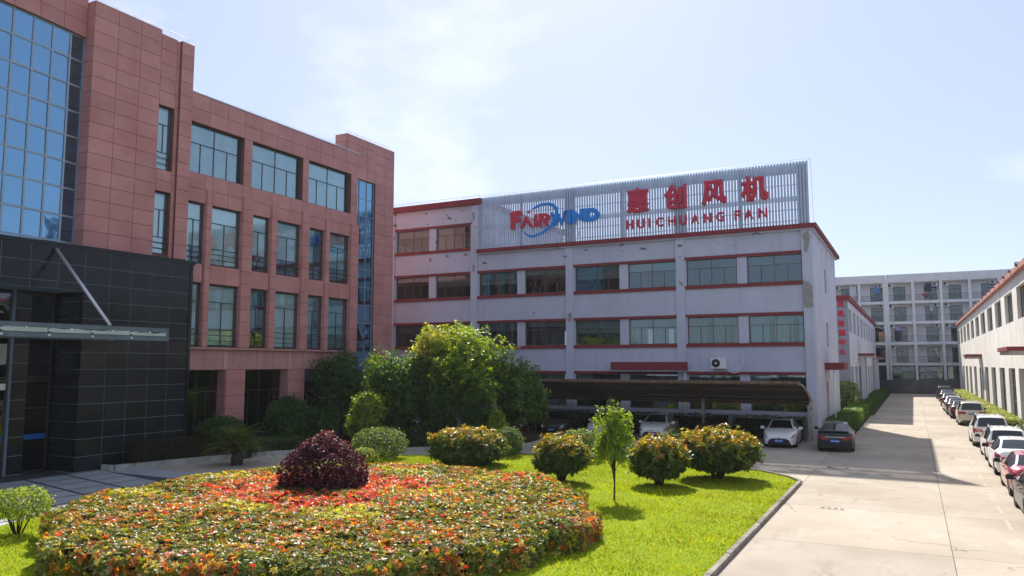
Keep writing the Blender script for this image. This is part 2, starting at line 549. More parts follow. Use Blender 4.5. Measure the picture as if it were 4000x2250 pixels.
kerbline('bed_kerb', [(-31.5, 21.9), (-30.9, 21.95), (-30.1, 25), (-29, 29), (-26.5, 31.9), (-23.8, 33.5), (-21.7, 35.6), (-19.6, 37.5), (-19.2, 39), (-19.5, 41), (-20.3, 47.9)], .16, -.05, .24, 1.0, M['kerb'], -1)
BED = [(-31.45, 22.05), (-31.0, 22.1), (-30.2, 25), (-29.1, 29), (-26.55, 32.0), (-23.85, 33.6), (-21.75, 35.7), (-19.68, 37.55), (-19.3, 39), (-19.6, 41), (-20.4, 47.9), (-33.3, 47.9), (-33.3, 26.4), (-31.5, 26.3)]
struct(MB().prism(BED, 'z', -.05, .13).build('planting_bed', M['soil']))
struct(MB().box(-5.15, -3.62, 51.5, 75.9, -.05, .08).build('verge', M['soil']))
struct(MB().box(-5.05, -3.35, 76.2, 131, -.05, .08).build('verge', M['soil']))
struct(MB().box(4.75, 5.95, 55, 132, -.05, .08).build('verge', M['soil']))
# road markings and small ironwork
mk = struct(link('road_markings', None, None, (2.2, 40, 0)))
for a in np.arange(18, 60, 2.6):
    box('painted_line', M['yellowline'], 2.16, 2.25, a, a + 1.5, -.02, .004, mk)
for a in np.arange(88, 128, 6):
    box('painted_line', M['yellowline'], 2.16, 2.25, a, a + 3.2, -.02, .004, mk)
box('painted_line', M['yellowline'], -3.2, 2.5, 62.3, 62.75, -.02, .004, mk)
dr = thing('storm_drain', 'slotted drain cover set in the sunny concrete near the lawn kerb', 'drain', (-2.55, 26.9, 0))
MB().box(-2.95, -2.15, 26.7, 27.1, -.02, .006).build('drain_frame', M['concrete'], dr)
for k in range(4):
    box('slot', M['joint'], -2.85 + k * .19, -2.74 + k * .19, 26.8, 27.0, -.01, .009, dr)
mh = thing('manhole_cover', 'round manhole cover in the shaded concrete in front of the carport', 'manhole', (-3.2, 37.5, 0))
MB().prism([(-3.2 + .36 * math.cos(t * .393), 37.5 + .36 * math.sin(t * .393)) for t in range(16)], 'z', -.02, .007).build('lid', M['concrete'], mh)
MB().prism([(-3.2 + .44 * math.cos(t * .393), 37.5 + .44 * math.sin(t * .393)) for t in range(16)], 'z', -.02, .004).build('ring', M['joint'], mh)

# ================================================================== generic facade pieces
def gb(ax, P, u0, u1, z0, z1, d0, d1):
    """box bounds for a facade: u along it, d outward from plane P"""
    if ax == '-y':
        return (u0, u1, P - d1, P - d0, z0, z1)
    if ax == '+x':
        return (P + d0, P + d1, u0, u1, z0, z1)
    return (P - d1, P - d0, u0, u1, z0, z1)      # '-x'

def gbox(name, mat, ax, P, u0, u1, z0, z1, d0, d1, parent):
    return box(name, mat, *gb(ax, P, u0, u1, z0, z1, d0, d1), parent)

def window(parent, ax, P, u0, u1, z0, z1, rows, fm, gm, fw=.055, d=-.22, extra=(), name='window'):
    """frame mesh with one child per pane. rows: (fraction of height, panes) from the bottom up"""
    mb = MB()
    a = lambda *k: mb.box(*gb(ax, P, *k))
    a(u0, u1, z0, z0 + fw, d, d + .07)
    a(u0, u1, z1 - fw, z1, d, d + .07)
    a(u0, u0 + fw, z0 + fw, z1 - fw, d, d + .07)
    a(u1 - fw, u1, z0 + fw, z1 - fw, d, d + .07)
    panes = []
    z = z0 + fw
    H = z1 - z0 - 2 * fw
    for i, (h, n) in enumerate(rows):
        za, zb = z, z + h * H
        if i:
            a(u0 + fw, u1 - fw, za - fw * .4, za + fw * .4, d + .005, d + .065)
        U = u1 - u0 - 2 * fw
        for k in range(n):
            ua, ub = u0 + fw + U * k / n, u0 + fw + U * (k + 1) / n
            if k:
                a(ua - fw * .42, ua + fw * .42, za, zb, d + .01, d + .06)
            panes.append((ua + .02, ub - .02, za + .015, zb - .015))
        z = zb
    for e in extra:
        a(*e)
    o = mb.build(name, fm, parent, [sum(q) / 2 for q in zip(gb(ax, P, u0, u1, z0, z1, d, d + .07)[0::2], gb(ax, P, u0, u1, z0, z1, d, d + .07)[1::2])])
    for p in panes:
        gbox('pane', gm, ax, P, *p, d + .03, d + .042, o)
    return o

def panels(parent, ax, P, us, zs, mat, t=.03, g=.022, name='stone_panel', skip=None, gu=None):
    gu = gu or g
    for i in range(len(us) - 1):
        for j in range(len(zs) - 1):
            if skip and skip((us[i] + us[i + 1]) / 2, (zs[j] + zs[j + 1]) / 2):
                continue
            gbox(name, mat, ax, P, us[i] + gu / 2, us[i + 1] - gu / 2, zs[j] + g / 2, zs[j + 1] - g / 2, 0, t, parent)

def split(a, b, step):
    n = max(1, round((b - a) / step))
    return [a + (b - a) * i / n for i in range(n + 1)]

# ================================================================== RED OFFICE BUILDING (facade towards +X)
XR = -33.0
rb = thing('red_office_building', 'red-brown granite office block with blue curtain wall and dark portal, at left', 'building', (XR, 30, 0))
bk = MB()
B = lambda *k: bk.box(*gb('+x', XR, *k))
# bands
for z0, z1 in ((17.3, 18.85), (13.04, 14.61), (8.82, 9.83), (4.28, 5.47)):
    B(26.70, 40.45, z0, z1, -.5, 0)
PIL = [(30.48, 31.08), (35.20, 35.71), (39.79, 40.45)]
HPIL = [(27.99, 28.34), (32.66, 33.10), (37.33, 37.72)]
for a, b in PIL:
    B(a, b, 5.47, 8.82, -.5, -.002); B(a, b, 9.83, 13.04, -.5, -.002); B(a, b, 14.61, 17.3, -.5, -.002)
for a, b in HPIL:
    B(a, b, 5.47, 8.82, -.5, -.002); B(a, b, 9.83, 13.04, -.5, -.002)
# tower
B(21.33, 24.88, 0, 21.42, -.5, 0)
B(24.88, 25.78, 17.58, 21.22, -.5, 0); B(24.88, 25.78, 13.19, 14.3, -.5, 0); B(24.88, 25.78, 5.47, 10.02, -.5, 0)
B(25.78, 26.70, 0, 21.22, -.5, 0)
# stair end block
B(40.45, 42.41, 17.17, 20.0, -.5, 0)
B(42.41, 44.55, 0, 20.0, -.5, 0)
B(39.3, 40.45, 18.852, 20.0, -1.0, 0)
B(40.45, 44.55, 18.4, 20.0, -1.0, -.5)
bk.build('wall', M['stone_back'], rb)
# stone cladding, one object a slab
zt = split(9.9, 21.46, .724)
panels(rb, '+x', XR, [21.30, 22.51, 23.72, 24.88], zt, M['stone'])
panels(rb, '+x', XR, [24.88, 25.80], [17.58, 18.3, 19.02, 19.75, 20.5, 21.26], M['stone'])
panels(rb, '+x', XR, [24.88, 25.80], [13.19, 13.75, 14.3], M['stone'])
panels(rb, '+x', XR, [25.80, 26.02], split(9.9, 21.2, .724), M['stone'])
panels(rb, '+x', XR + .16, [25.98, 26.74], split(9.9, 21.26, .724), M['stone'])
box('pier_core', M['stone_back'], XR, XR + .16, 25.985, 26.735, 0, 21.25, rb)
panels(rb, '+x', XR, split(26.76, 40.45, 1.25), [17.3, 18.05, 18.85], M['stone'])
for a, b in ((26.76, 27.9), (28.4, 30.48), (31.08, 32.6), (33.15, 35.2), (35.71, 37.3), (37.75, 39.79)):
    panels(rb, '+x', XR, split(a, b, 1.1), [13.06, 13.8, 14.61], M['stone'])
    panels(rb, '+x', XR, split(a, b, 1.1), [8.84, 9.83], M['stone'])
panels(rb, '+x', XR, split(25.8, 40.45, 1.25), [4.28, 5.36], M['stone_ledge'])
for a, b in PIL:
    panels(rb, '+x', XR, [a, b], [13.3, 14.61] + split(14.61, 17.3, .68)[1:], M['stone'])
    box('pilaster', M['stone_back'], XR, XR + .12, a - .005, b + .08, 5.48, 13.93, rb)
    panels(rb, '+x', XR + .12, [a - .02, b + .1], split(5.48, 13.95, .705), M['stone'])
    for k in range(12):       # returns of the pilaster
        z0 = 5.48 + k * .705
        box('stone_panel', M['stone'], XR - .2, XR + .12, a - .03, a - .002, z0 + .011, z0 + .694, rb)
for a, b in ((27.9, 28.4), (32.6, 33.15), (37.3, 37.75)):
    panels(rb, '+x', XR, [a, b], [13.06, 13.8, 14.61], M['stone'])
for a, b in HPIL:
    box('pilaster', M['stone_back'], XR, XR + .08, a + .005, b - .005, 5.48, 13.8, rb)
    panels(rb, '+x', XR + .08, [a, b], split(5.48, 13.82, .695), M['stone'])
    for k in range(12):
        z0 = 5.48 + k * .695
        box('stone_panel', M['stone'], XR - .2, XR + .075, a - .03, a + .001, z0 + .011, z0 + .684, rb)
panels(rb, '+x', XR, [40.45, 41.43, 42.41], split(17.17, 18.85, .84) + [19.45, 20.02], M['stone'])
panels(rb, '+x', XR, [39.3, 40.45], [18.85, 19.45, 20.02], M['stone'])
panels(rb, '+x', XR, [42.41, 43.48, 44.56], split(1.0, 20.02, .70), M['stone'])
panels(rb, '-y', 39.3, [-34.0, -33.0], [18.86, 19.45, 20.02], M['stone'])
panels(rb, '-y', 21.33, [-33.8, -33.0], zt, M['stone'])
# ledge
MB().box(XR - .1, XR + .22, 26.2, 40.4, 5.36, 5.47).build('ledge', M['stone_ledge'], rb)
# ground floor pillars
for a, b in ((29.75, 31.1), (34.4, 35.8), (39.2, 40.45), (26.2, 26.9)):
    box('pillar', M['stone_back'], XR - .7, XR, a, b, 0, 4.28, rb)
    panels(rb, '+x', XR, [a, b], split(0.1, 4.28, .7), M['stone'])
    panels(rb, '-y', a, [XR - .7, XR], split(0.1, 4.28, .7), M['stone'])
# body behind: core, floors, back wall of the rooms
body = MB()
body.box(-52, -38.5, 4, 44.5, 0, 18.4)
for z in (0.02, 4.3, 8.9, 13.3, 18.1):
    body.box(-38.5, XR - .5, 26.5, 42.4, z, z + .28)
for z in (4.3, 8.9, 13.3, 18.1):
    body.box(-38.5, XR - .9, 4, 26.4, z, z + .28)
for y in (30.7, 35.4, 40.0, 23.5):
    body.box(-38.5, XR - .55, y, y + .2, 0, 18.2)
body.build('room_shell', M['interior'], rb)
MB().box(-45, -34.0, 20.8, 26.6, 18.4, 21.0).box(-45, -34.2, 5, 20.75, 18.4, 22.6).box(-33.9, -33.5, 40.5, 44.5, 0, 18.4).build('roof_block', M['stone_back'], rb)
MB().box(-52, -33.5, 44.5, 44.75, 0, 19.9).box(-52, -33.4, 3.8, 4, 0, 18.5).build('end_wall', M['stone'], rb)
# windows
RAIL = lambda a, b, z0, z1, n: [(a, b, z0 + (z1 - z0) * k, z0 + (z1 - z0) * k + .035, -.12, -.07) for k in n]
for a, b in ((26.76, 30.48), (31.08, 35.17), (35.71, 39.76)):
    w = window(rb, '+x', XR, a + .02, b - .02, 14.64, 17.28, [(.62, 4), (.38, 2)], M['darkframe'], M['glass_red'], d=-.32)
    gbox('blind', M['curtain'], '+x', XR, a + .1, b - .1, 14.7, 17.2, -.45, -.43, w)
LOW = [(26.76, 27.96), (28.36, 30.46), (31.12, 32.62), (33.14, 35.17), (35.75, 37.3), (37.76, 39.76)]
for fi, (z0, z1) in enumerate(((5.5, 8.8), (9.86, 13.02))):
    for k, (a, b) in enumerate(LOW):
        w = window(rb, '+x', XR, a, b, z0, z1, [(.27, 2), (.46, 2), (.27, 1)], M['darkframe'], M['glass_red'], d=-.2, extra=RAIL(a, b, z0, z1, (.09, .18)))
        if (fi == 1 and k < 4) or (fi == 0 and k in (0, 1, 3)):
            gbox('blind', M['blind'], '+x', XR, a + .08, b - .08, z0 + (.9 if fi == 1 and k != 1 else .1), z1 - .06, -.33, -.315, w)
        else:
            gbox('curtain', M['tealcurtain'], '+x', XR, a + .08, b - (.08 if k % 2 else .45), z0 + .9, z1 - .06, -.42, -.40, w)
for z0, z1 in ((14.32, 17.56), (10.04, 13.17)):
    w = window(rb, '+x', XR, 24.9, 25.78, z0, z1, [(.27, 1), (.46, 2), (.27, 1)], M['darkframe'], M['glass_red'], d=-.25, extra=RAIL(24.9, 25.78, z0, z1, (.09, .18)))
    gbox('blind', M['blind'], '+x', XR, 24.95, 25.7, z0 + .1, z1 - .1, -.40, -.385, w)
for a, b in ((26.9, 29.75), (31.1, 34.4), (35.8, 39.2)):
    w = window(rb, '+x', XR, a, b, .5, 4.26, [(.7, 4), (.3, 2)], M['darkframe'], M['glass_dark'], d=-.66)
    gbox('plinth', M['stone_back'], '+x', XR, a, b, 0, .5, -.7, -.5, w)
    gbox('curtain', M['deepcurtain'], '+x', XR, a + .1, b - .1, .6, 4.2, -.95, -.93, w)
# stair glazing strip at the end
sg = MB()
for y in (40.47, 40.79, 41.59, 42.37):
    sg.box(*gb('+x', XR, y, y + .05, 1.2, 17.15, -.2, -.1))
sz = split(1.2, 17.15, 1.22)
for z in sz:
    sg.box(*gb('+x', XR, 40.5, 42.4, z - .025, z + .025, -.19, -.11))
sgo = sg.build('stair_glazing', M['blueframe'], rb, (XR - .15, 41.4, 1.2))
for j in range(len(sz) - 1):
    for a, b in ((40.52, 40.79), (40.84, 41.59), (41.64, 42.37)):
        if j == 4 and a == 40.84:
            pv = MB().add([(XR - .14, a, sz[j + 1] - .03), (XR - .14, b, sz[j + 1] - .03), (XR + .32, b, sz[j] + .12), (XR + .32, a, sz[j] + .12), (XR - .12, a, sz[j + 1]), (XR - .12, b, sz[j + 1]), (XR + .34, b, sz[j] + .14), (XR + .34, a, sz[j] + .14)], BOXF)
            pv.build('open_vent', M['glass_blue'], sgo, (XR, a, sz[j]))
            continue
        gbox('pane', M['glass_blue'], '+x', XR, a, b, sz[j] + .03, sz[j + 1] - .03, -.155, -.143, sgo)
# lightning rail on the parapets
lr = MB()
def rail(mb, p, q, h, n, r=.014):
    p, q = Vector(p), Vector(q)
    mb.tube([p + Vector((0, 0, h)), q + Vector((0, 0, h))], r, 5)
    for k in range(n + 1):
        c = p.lerp(q, k / n)
        mb.tube([c, c + Vector((0, 0, h))], r * .8, 4)
rail(lr, (-33.1, 26.8, 18.85), (-33.1, 40.4, 18.85), .2, 13)
rail(lr, (-33.1, 39.4, 20.0), (-33.1, 44.3, 20.0), .2, 5)
rail(lr, (-33.1, 21.4, 21.46), (-33.1, 26.5, 21.46), .16, 5)
lr.build('lightning_rail', M['rail'], rb)
box('parapet_cap', M['rail'], -33.12, -32.94, 26.75, 40.6, 18.86, 18.91, rb)
# curved blue curtain wall left of the tower
def cx(y):
    return -33.15 - (y - 15.0) ** 2 / 72.8
MUL = [12.5, 13.4, 14.3, 15.2, 16.1, 17.0, 17.9, 18.8, 19.7, 20.58, 21.30]
CZ = [9.2, 10.04, 11.23, 12.5, 13.71, 14.92, 16.11, 17.33, 18.55, 19.7]
cw = MB()
for y in MUL:
    cw.box(cx(y) - .09, cx(y) + .045, y - .04, y + .04, 9.2, 19.74)
for a, b in zip(MUL[:-1], MUL[1:]):
    for z in CZ:
        cw.add([(cx(a) - .06, a, z - .045), (cx(a) + .035, a, z - .045), (cx(b) + .035, b, z - .045), (cx(b) - .06, b, z - .045), (cx(a) - .06, a, z + .045), (cx(a) + .035, a, z + .045), (cx(b) + .035, b, z + .045), (cx(b) - .06, b, z + .045)], BOXF)
cwo = cw.build('curtain_wall', M['blueframe'], rb, (-33.3, 17, 9.2))
for a, b in zip(MUL[:-1], MUL[1:]):
    for z0, z1 in zip(CZ[:-1], CZ[1:]):
        A, Bb = a + .04, b - .04
        t = random.uniform(-.012, .012)
        MB().add([(cx(A) - .02, A, z0 + .045), (cx(A), A, z0 + .045), (cx(Bb), Bb, z0 + .045), (cx(Bb) - .02, Bb, z0 + .045), (cx(A) - .02 + t, A, z1 - .045), (cx(A) + t, A, z1 - .045), (cx(Bb) + t, Bb, z1 - .045), (cx(Bb) - .02 + t, Bb, z1 - .045)], BOXF).build('pane', M['glass_blue'], cwo, (cx(A), (a + b) / 2, (z0 + z1) / 2))
for a, b in zip(MUL[:-2], MUL[1:-1]):
    for z0, z1 in ((9.4, 13.1), (13.6, 18.0)):
        if random.random() < .85:
            cl = MB()
            n = 10
            vs, fs = [], []
            for k in range(n + 1):
                y = a + .05 + (b - a - .08) * k / n
                x = cx(y) - .38 + (.04 if k % 2 else -.04)
                vs += [(x, y, z0), (x, y, z1)]
            for k in range(n):
                fs.append((2 * k, 2 * k + 2, 2 * k + 3, 2 * k + 1))
            cl.add(vs, fs)
            cl.build('curtain', M['curtain'], cwo, (cx(a), a, z0))
# stone above the curtain wall
ft = MB()
for a, b in zip(MUL[:-1], MUL[1:]):
    ft.add([(cx(a) - .5, a, 19.75), (cx(a) + .16, a, 19.75), (cx(b) + .16, b, 19.75), (cx(b) - .5, b, 19.75), (cx(a) - .5, a, 23), (cx(a) + .16, a, 23), (cx(b) + .16, b, 23), (cx(b) - .5, b, 23)], BOXF)
ft.build('fascia', M['stone_back'], rb)
FM = [12.5, 13.9, 15.3, 16.6, 17.8, 18.95, 20.1, 21.28]
for a, b in zip(FM[:-1], FM[1:]):
    for z0, z1 in ((19.72, 20.4), (20.4, 21.1), (21.1, 21.8), (21.8, 22.5), (22.5, 23.1)):
        A, Bb = a + .011, b - .011
        e = lambda y: cx(y) + .165
        MB().add([(e(A), A, z0 + .01), (e(A) + .03, A, z0 + .01), (e(Bb) + .03, Bb, z0 + .01), (e(Bb), Bb, z0 + .01), (e(A), A, z1 - .01), (e(A) + .03, A, z1 - .01), (e(Bb) + .03, Bb, z1 - .01), (e(Bb), Bb, z1 - .01)], BOXF).build('stone_panel', M['stone'], rb, (e(A), a, z0))
# black granite portal
XP = -31.6
po = MB()
P_ = lambda *k: po.box(*gb('+x', XP, *k))
P_(20.62, 26.2, 0, 9.6, -1.35, -.035)
P_(9.0, 20.62, 7.72, 9.6, -1.35, -.035)
P_(9.0, 20.62, 7.72, 7.9, -2.3, -1.35)
poo = po.build('portal', M['grout'], rb, (XP, 18, 0))
py_ = [9.06, 10.2, 11.3, 12.43, 13.55, 14.7, 15.85, 17.44 - .5, 18.0, 19.1, 20.62 - .01]
pY = [20.62, 21.80, 22.86, 23.92, 24.96, 26.02]
pZ = [.02, .66, 1.40, 2.13, 2.88, 3.62, 4.36, 5.09, 5.82, 6.55, 7.29, 8.04, 8.80, 9.45]
panels(poo, '+x', XP - .035, pY, pZ, M['granite'], t=.03, g=.022, gu=.036, name='granite_panel')
panels(poo, '+x', XP - .035, [26.02, 26.2], [.02, 9.45], M['granite'], t=.06, g=.01, name='granite_panel')
panels(poo, '+x', XP - .035, [9.0 + 1.162 * k for k in range(11)], [7.72, 8.04, 8.80, 9.45], M['granite'], t=.03, g=.022, gu=.036, name='granite_panel')
panels(poo, '-y', 20.62, [-33.6, -32.95, -32.3, XP - .005], pZ[:-3] + [7.7], M['granite'], t=.02, g=.015, name='granite_panel')
for z0, z1, e in ((9.45, 9.52, .04), (9.52, 9.6, .09), (9.6, 9.66, .12)):
    gbox('cornice', M['granite'], '+x', XP, 8.95, 26.2 + e, z0 + .001, z1, -1.3, e, poo)
# recessed entrance
en = MB().box(-33.75, -33.6, 9, 20.6, 0, 7.7).build('entrance_back', M['interior_dark'], rb, (-33.7, 15, 0))
panels(en, '+x', -33.3, [18.75, 19.42], split(.02, 7.7, .74), M['granite'], t=.03, g=.022, gu=.036, name='granite_panel')
box('entrance_pier', M['grout'], -33.6, -33.3, 18.76, 19.41, 0, 7.7, en)
panels(en, '+x', -33.3, [16.4, 17.1], split(.02, 7.7, .74), M['granite'], t=.03, g=.022, gu=.036, name='granite_panel')
for a, b in ((19.45, 20.5), (17.15, 18.7), (13.2, 16.35)):
    dw = window(rb, '+x', XP, a, b, .03, 3.9, [(.7, 2 if b - a > 1.2 else 1), (.3, 1)], M['darkframe'], M['glass_dark'], d=-1.93, name='glass_door')
    gbox('blue_door_strip', M['ocean'], '+x', XP, a + .08, b - .08, 1.40, 1.62, -1.89, -1.878, dw)
    window(rb, '+x', XP, a, b, 4.0, 7.6, [(.5, 2 if b - a > 1.2 else 1), (.5, 2 if b - a > 1.2 else 1)], M['darkframe'], M['glass_dark'], d=-1.93)
gbox('lit_white_box', M['blind'], '+x', XP, 17.3, 18.63, 3.52, 3.78, -1.86, -1.84, en)  # stands for a lit white box, its brightness only a white colour
# steel and glass entrance canopy with its hanger
cp = MB()
cp.box(-28.0, -27.86, 8, 22.0, 5.92, 6.08)
cp.box(-27.98, -27.88, 8, 22.0, 5.74, 5.92)
cp.box(-28.06, -27.84, 8, 22.0, 5.55, 5.72)
cp.box(-31.6, -31.4, 8, 22.0, 5.6, 5.95)
for y in split(8.6, 21.9, 1.66):
    cp.add([(-31.5, y - .05, 5.66), (-27.95, y - .05, 5.58), (-27.95, y + .05, 5.58), (-31.5, y + .05, 5.66), (-31.5, y - .05, 5.92), (-27.95, y - .05, 5.72), (-27.95, y + .05, 5.72), (-31.5, y + .05, 5.92)], BOXF)
cpo = cp.build('entrance_canopy', M['canopysteel'], rb, (-29.7, 15, 5.6))
ys = split(8.6, 21.9, 1.66)
for a, b in zip(ys[:-1], ys[1:]):
    box('canopy_pane', M['glass_fac'], -31.4, -28.1, a + .02, b - .02, 6.0, 6.02, cpo)
    box('fascia_pane', M['glass_red'], -27.855, -27.84, a + .06, b - .06, 5.745, 5.905, cpo)
    for zz in (5.64, 5.83):
        box('bolt', M['lamp_white'], -27.838, -27.80, a - .035, a + .035, zz - .035, zz + .035, cpo)
    box('bolt', M['lamp_white'], -27.838, -27.80, a + .8, a + .86, 5.86, 5.92, cpo)
MB().tube([(-31.55, 19.26, 9.38), (-28.0, 19.4, 6.1)], .07, 10).build('hanger_rod', M['rail'], cpo, (-29.8, 19.3, 7.7), smooth=True)
MB().tube([(-31.55, 13.2, 9.38), (-28.0, 13.2, 6.1)], .07, 10).build('hanger_rod', M['rail'], cpo, (-29.8, 13.2, 7.7), smooth=True)

# ================================================================== GREY FACTORY BUILDING (front towards -Y)
YF = 50.0
fb = thing('grey_factory_building', 'lavender-grey three-storey factory block with red bands and louvred roof sign', 'building', (-20, 58, 0))
CC = [-45.2, -37.06, -29.33, -21.45, -13.47, -5.55]
FL = [(1.65, 3.93), (5.90, 7.64), (9.70, 11.44)]
wins = []
wf = MB()
F_ = lambda *k: wf.box(*gb('-y', YF, *k))
for i in range(5):
    a, b = CC[i] + .28, CC[i + 1] - .28
    mid = (a + b) / 2 + .02
    pr = [(a + .1, mid - .31), (mid + .31, b - .02)]
    fl = FL + ([(13.44, 15.21)] if i < 2 else [])
    z = 0.0
    for f, (z0, z1) in enumerate(fl):
        F_(a, b, z, z0, -.3, 0)
        F_(a, a + .1, z0, z1, -.3, 0); F_(pr[0][1], pr[1][0], z0, z1, -.3, 0); F_(b - .02, b, z0, z1, -.3, 0)
        z = z1
        for p in pr:
            wins.append((i, f, p[0], p[1], z0, z1))
    F_(a, b, z, 16.75 if i < 2 else 12.95, -.3, 0)
wf.box(-29.3, -29.02, 50.2, 66, 12.9, 16.75)
wf.box(-45.4, -45.2, 50.1, 66, 0, 16.75)
# right end wall with two slits and a door
for y0, y1, z0, z1 in ((50.3, 55.5, 0, 12.95), (58.2, 65.7, 0, 12.95), (55.5, 57.0, 3.4, 12.95), (57.0, 58.2, 0, 5.79), (57.0, 58.2, 7.46, 9.5), (57.0, 58.2, 11.19, 12.95)):
    wf.box(-5.5, -5.24, y0, y1, z0, z1)
# rear wall with window gaps
for i in range(5):
    a, b = CC[i], CC[i + 1]
    z = 0.0
    for z0, z1 in FL + ([(13.44, 15.21)] if i < 2 else []):
        wf.box(a, b, 65.7, 66, z, z0)
        for q0, q1 in ((a, a + .5), ((a + b) / 2 - .4, (a + b) / 2 + .4), (b - .5, b)):
            wf.box(q0, q1, 65.7, 66, z0, z1)
        z = z1
    wf.box(a, b, 65.7, 66, z, 16.75 if i < 2 else 12.95)
wf.build('wall', M['plaster'], fb)
for i in range(1, 6):
    x = CC[i]
    tz = 16.7 if i < 3 else 12.88
    gbox('column', M['plaster'], '-y', YF, x - .285, x + .285, 0, tz, -.3, .13, fb)
# bare cement where the paint has come off the columns
for pl in ([(-5.83, 9.75), (-5.45, 9.6), (-5.27, 9.3), (-5.27, 8.05), (-5.6, 7.98), (-5.83, 8.1)], [(-5.8, 12.6), (-5.5, 12.75), (-5.3, 12.5), (-5.36, 12.0), (-5.55, 11.4), (-5.7, 11.55), (-5.68, 12.0)], [(-21.6, 8.1), (-21.3, 8.25), (-21.25, 7.7), (-21.5, 7.5), (-21.62, 7.75)], [(-29.5, 16.1), (-29.3, 16.2), (-29.25, 15.6), (-29.42, 15.5)], [(-29.45, 12.1), (-29.2, 12.0), (-29.25, 11.5), (-29.44, 11.6)], [(-13.6, 10.1), (-13.3, 9.95), (-13.25, 9.7), (-13.5, 9.8)]):
    MB().prism(pl, 'y', 49.862, 49.872).build('cement_patch', M['cement'], fb, (pl[0][0], 49.87, pl[0][1]))
# floors, bay walls, and cross partitions added to darken the rooms
fi = MB()
for z in (.02, 4.05, 8.0):
    fi.box(-45, -5.5, 50.35, 65.7, z, z + .25)
fi.box(-45, -5.5, 50.3, 65.7, 12.6, 12.9)
fi.box(-45, -29.3, 50.3, 65.7, 16.3, 16.6)
for i in range(1, 5):
    fi.box(CC[i] - .1, CC[i] + .1, 50.35, 65.6, 0, 12.6)
for i in range(5):
    for f, z in enumerate((.1, 4.1, 8.1)):
        if f == 1 and i in (2, 3):
            continue
        if f == 0 and i == 2:
            continue
        fi.box(CC[i] + .1, CC[i + 1] - .1, 57, 57.2, z + .2, z + 3.6)
fi.build('floors', M['interior'], fb)
WN = {}
for i, f, x0, x1, z0, z1 in wins:
    if i == 0:
        continue
    w = window(fb, '-y', YF, x0, x1, z0, z1, [(.66, 4), (.34, 2)], M['bronze'], M['glass_fac'], fw=.05, d=-.2)
    r = random.random()
    c = (x0 + x1) / 2
    if f == 0:
        if r < .5:
            gbox('blind', M['blind'], '-y', YF, x0 + .06, c - .5, z0 + 1.7, z1 - .05, -.36, -.345, w)
        continue
    if f == 1 and i == 4 or (f == 1 and i == 3 and x0 > -18):
        vs, fs = [], []
        n = 26
        for k in range(n + 1):
            x = x0 + .1 + (x1 - x0 - .2) * k / n
            y = 50.42 + (.05 if k % 2 else -.05)
            vs += [(x, y, z0 + .05), (x, y, z1 - .05)]
        for k in range(n):
            if (k // 3) % 4 != 3:
                fs.append((2 * k, 2 * k + 2, 2 * k + 3, 2 * k + 1))
        MB().add(vs, fs).build('curtain', M['curtain'], w, (c, 50.42, z0))
    elif r < .55:
        gbox('blind', M['blind'], '-y', YF, x0 + .06, x1 - .06, z1 - random.choice((.35, .6, .9)), z1 - .05, -.36, -.345, w)
    elif r < .8:
        gbox('blind', M['blind'], '-y', YF, x0 + .06, c - .2, z0 + .05, z1 - .05, -.40, -.385, w)
# red bands over and under each window row, bay by bay
for i in range(1, 5):
    a, b = CC[i] + .288, CC[i + 1] - .288
    for f, (z0, z1) in enumerate(FL + ([(13.44, 15.21)] if i == 1 else [])):
        gbox('red_band', M['redband'], '-y', YF, a, b, z1 + .0, z1 + .17, .002, .10, fb)
        if f:
            gbox('red_band', M['redband'], '-y', YF, a, b, z0 - .21, z0, .002, .10, fb)
# copings
cpb = MB()
cpb.box(-29.02, -4.92, 49.68, 50.4, 12.96, 13.24).box(-5.55, -4.92, 50.4, 66.3, 12.96, 13.24)
cpb.box(-29.02, -4.92, 65.6, 66.3, 12.96, 13.24)
cpb.build('coping', M['redband'], fb)
MB().box(-29.02, -5.08, 49.8, 50.0, 12.86, 12.96).box(-5.24, -5.08, 50.0, 66.1, 12.86, 12.96).build('coping_soffit', M['plaster'], fb)
MB().box(-45.5, -28.72, 49.68, 50.4, 16.75, 17.18).box(-29.4, -28.72, 50.4, 66.3, 16.75, 17.18).build('coping', M['redband'], fb)
lr = MB()
rail(lr, (-37, 49.8, 17.18), (-28.8, 49.8, 17.18), .22, 8)
lr.build('lightning_rail', M['rail'], fb)
# side windows, door and awnings
for z0, z1 in ((5.79, 7.46), (9.5, 11.19)):
    window(fb, '+x', -5.24, 57.0, 58.2, z0, z1, [(1, 2)], M['bronze'], M['glass_fac'], d=-.2)
box('side_door', M['cardboard'], -5.45, -5.4, 55.5, 57.0, 0, 3.4, fb)
aw = MB().box(-5.24, -4.05, 54.75, 58.0, 4.2, 4.67).build('awning', M['redband'], fb, (-4.6, 56, 4.4))
MB().tube([(-4.7, 54.9, 4.2), (-4.7, 54.9, 0)], .05, 8).build('downpipe', M['lamp_white'], aw, (-4.7, 54.9, 2), smooth=True)
aw = MB().box(-18.12, -13.13, 49.05, 49.99, 4.17, 4.72).build('awning', M['redband'], fb, (-15.6, 49.5, 4.4))
MB().box(-18.0, -13.2, 49.1, 49.98, 4.1, 4.17).build('soffit', M['plaster'], aw, (-15.6, 49.5, 4.1))
MB().tube([(-13.3, 49.75, 4.1), (-13.3, 49.75, 0)], .06, 8).build('downpipe', M['lamp_white'], aw, (-13.3, 49.75, 2), smooth=True)

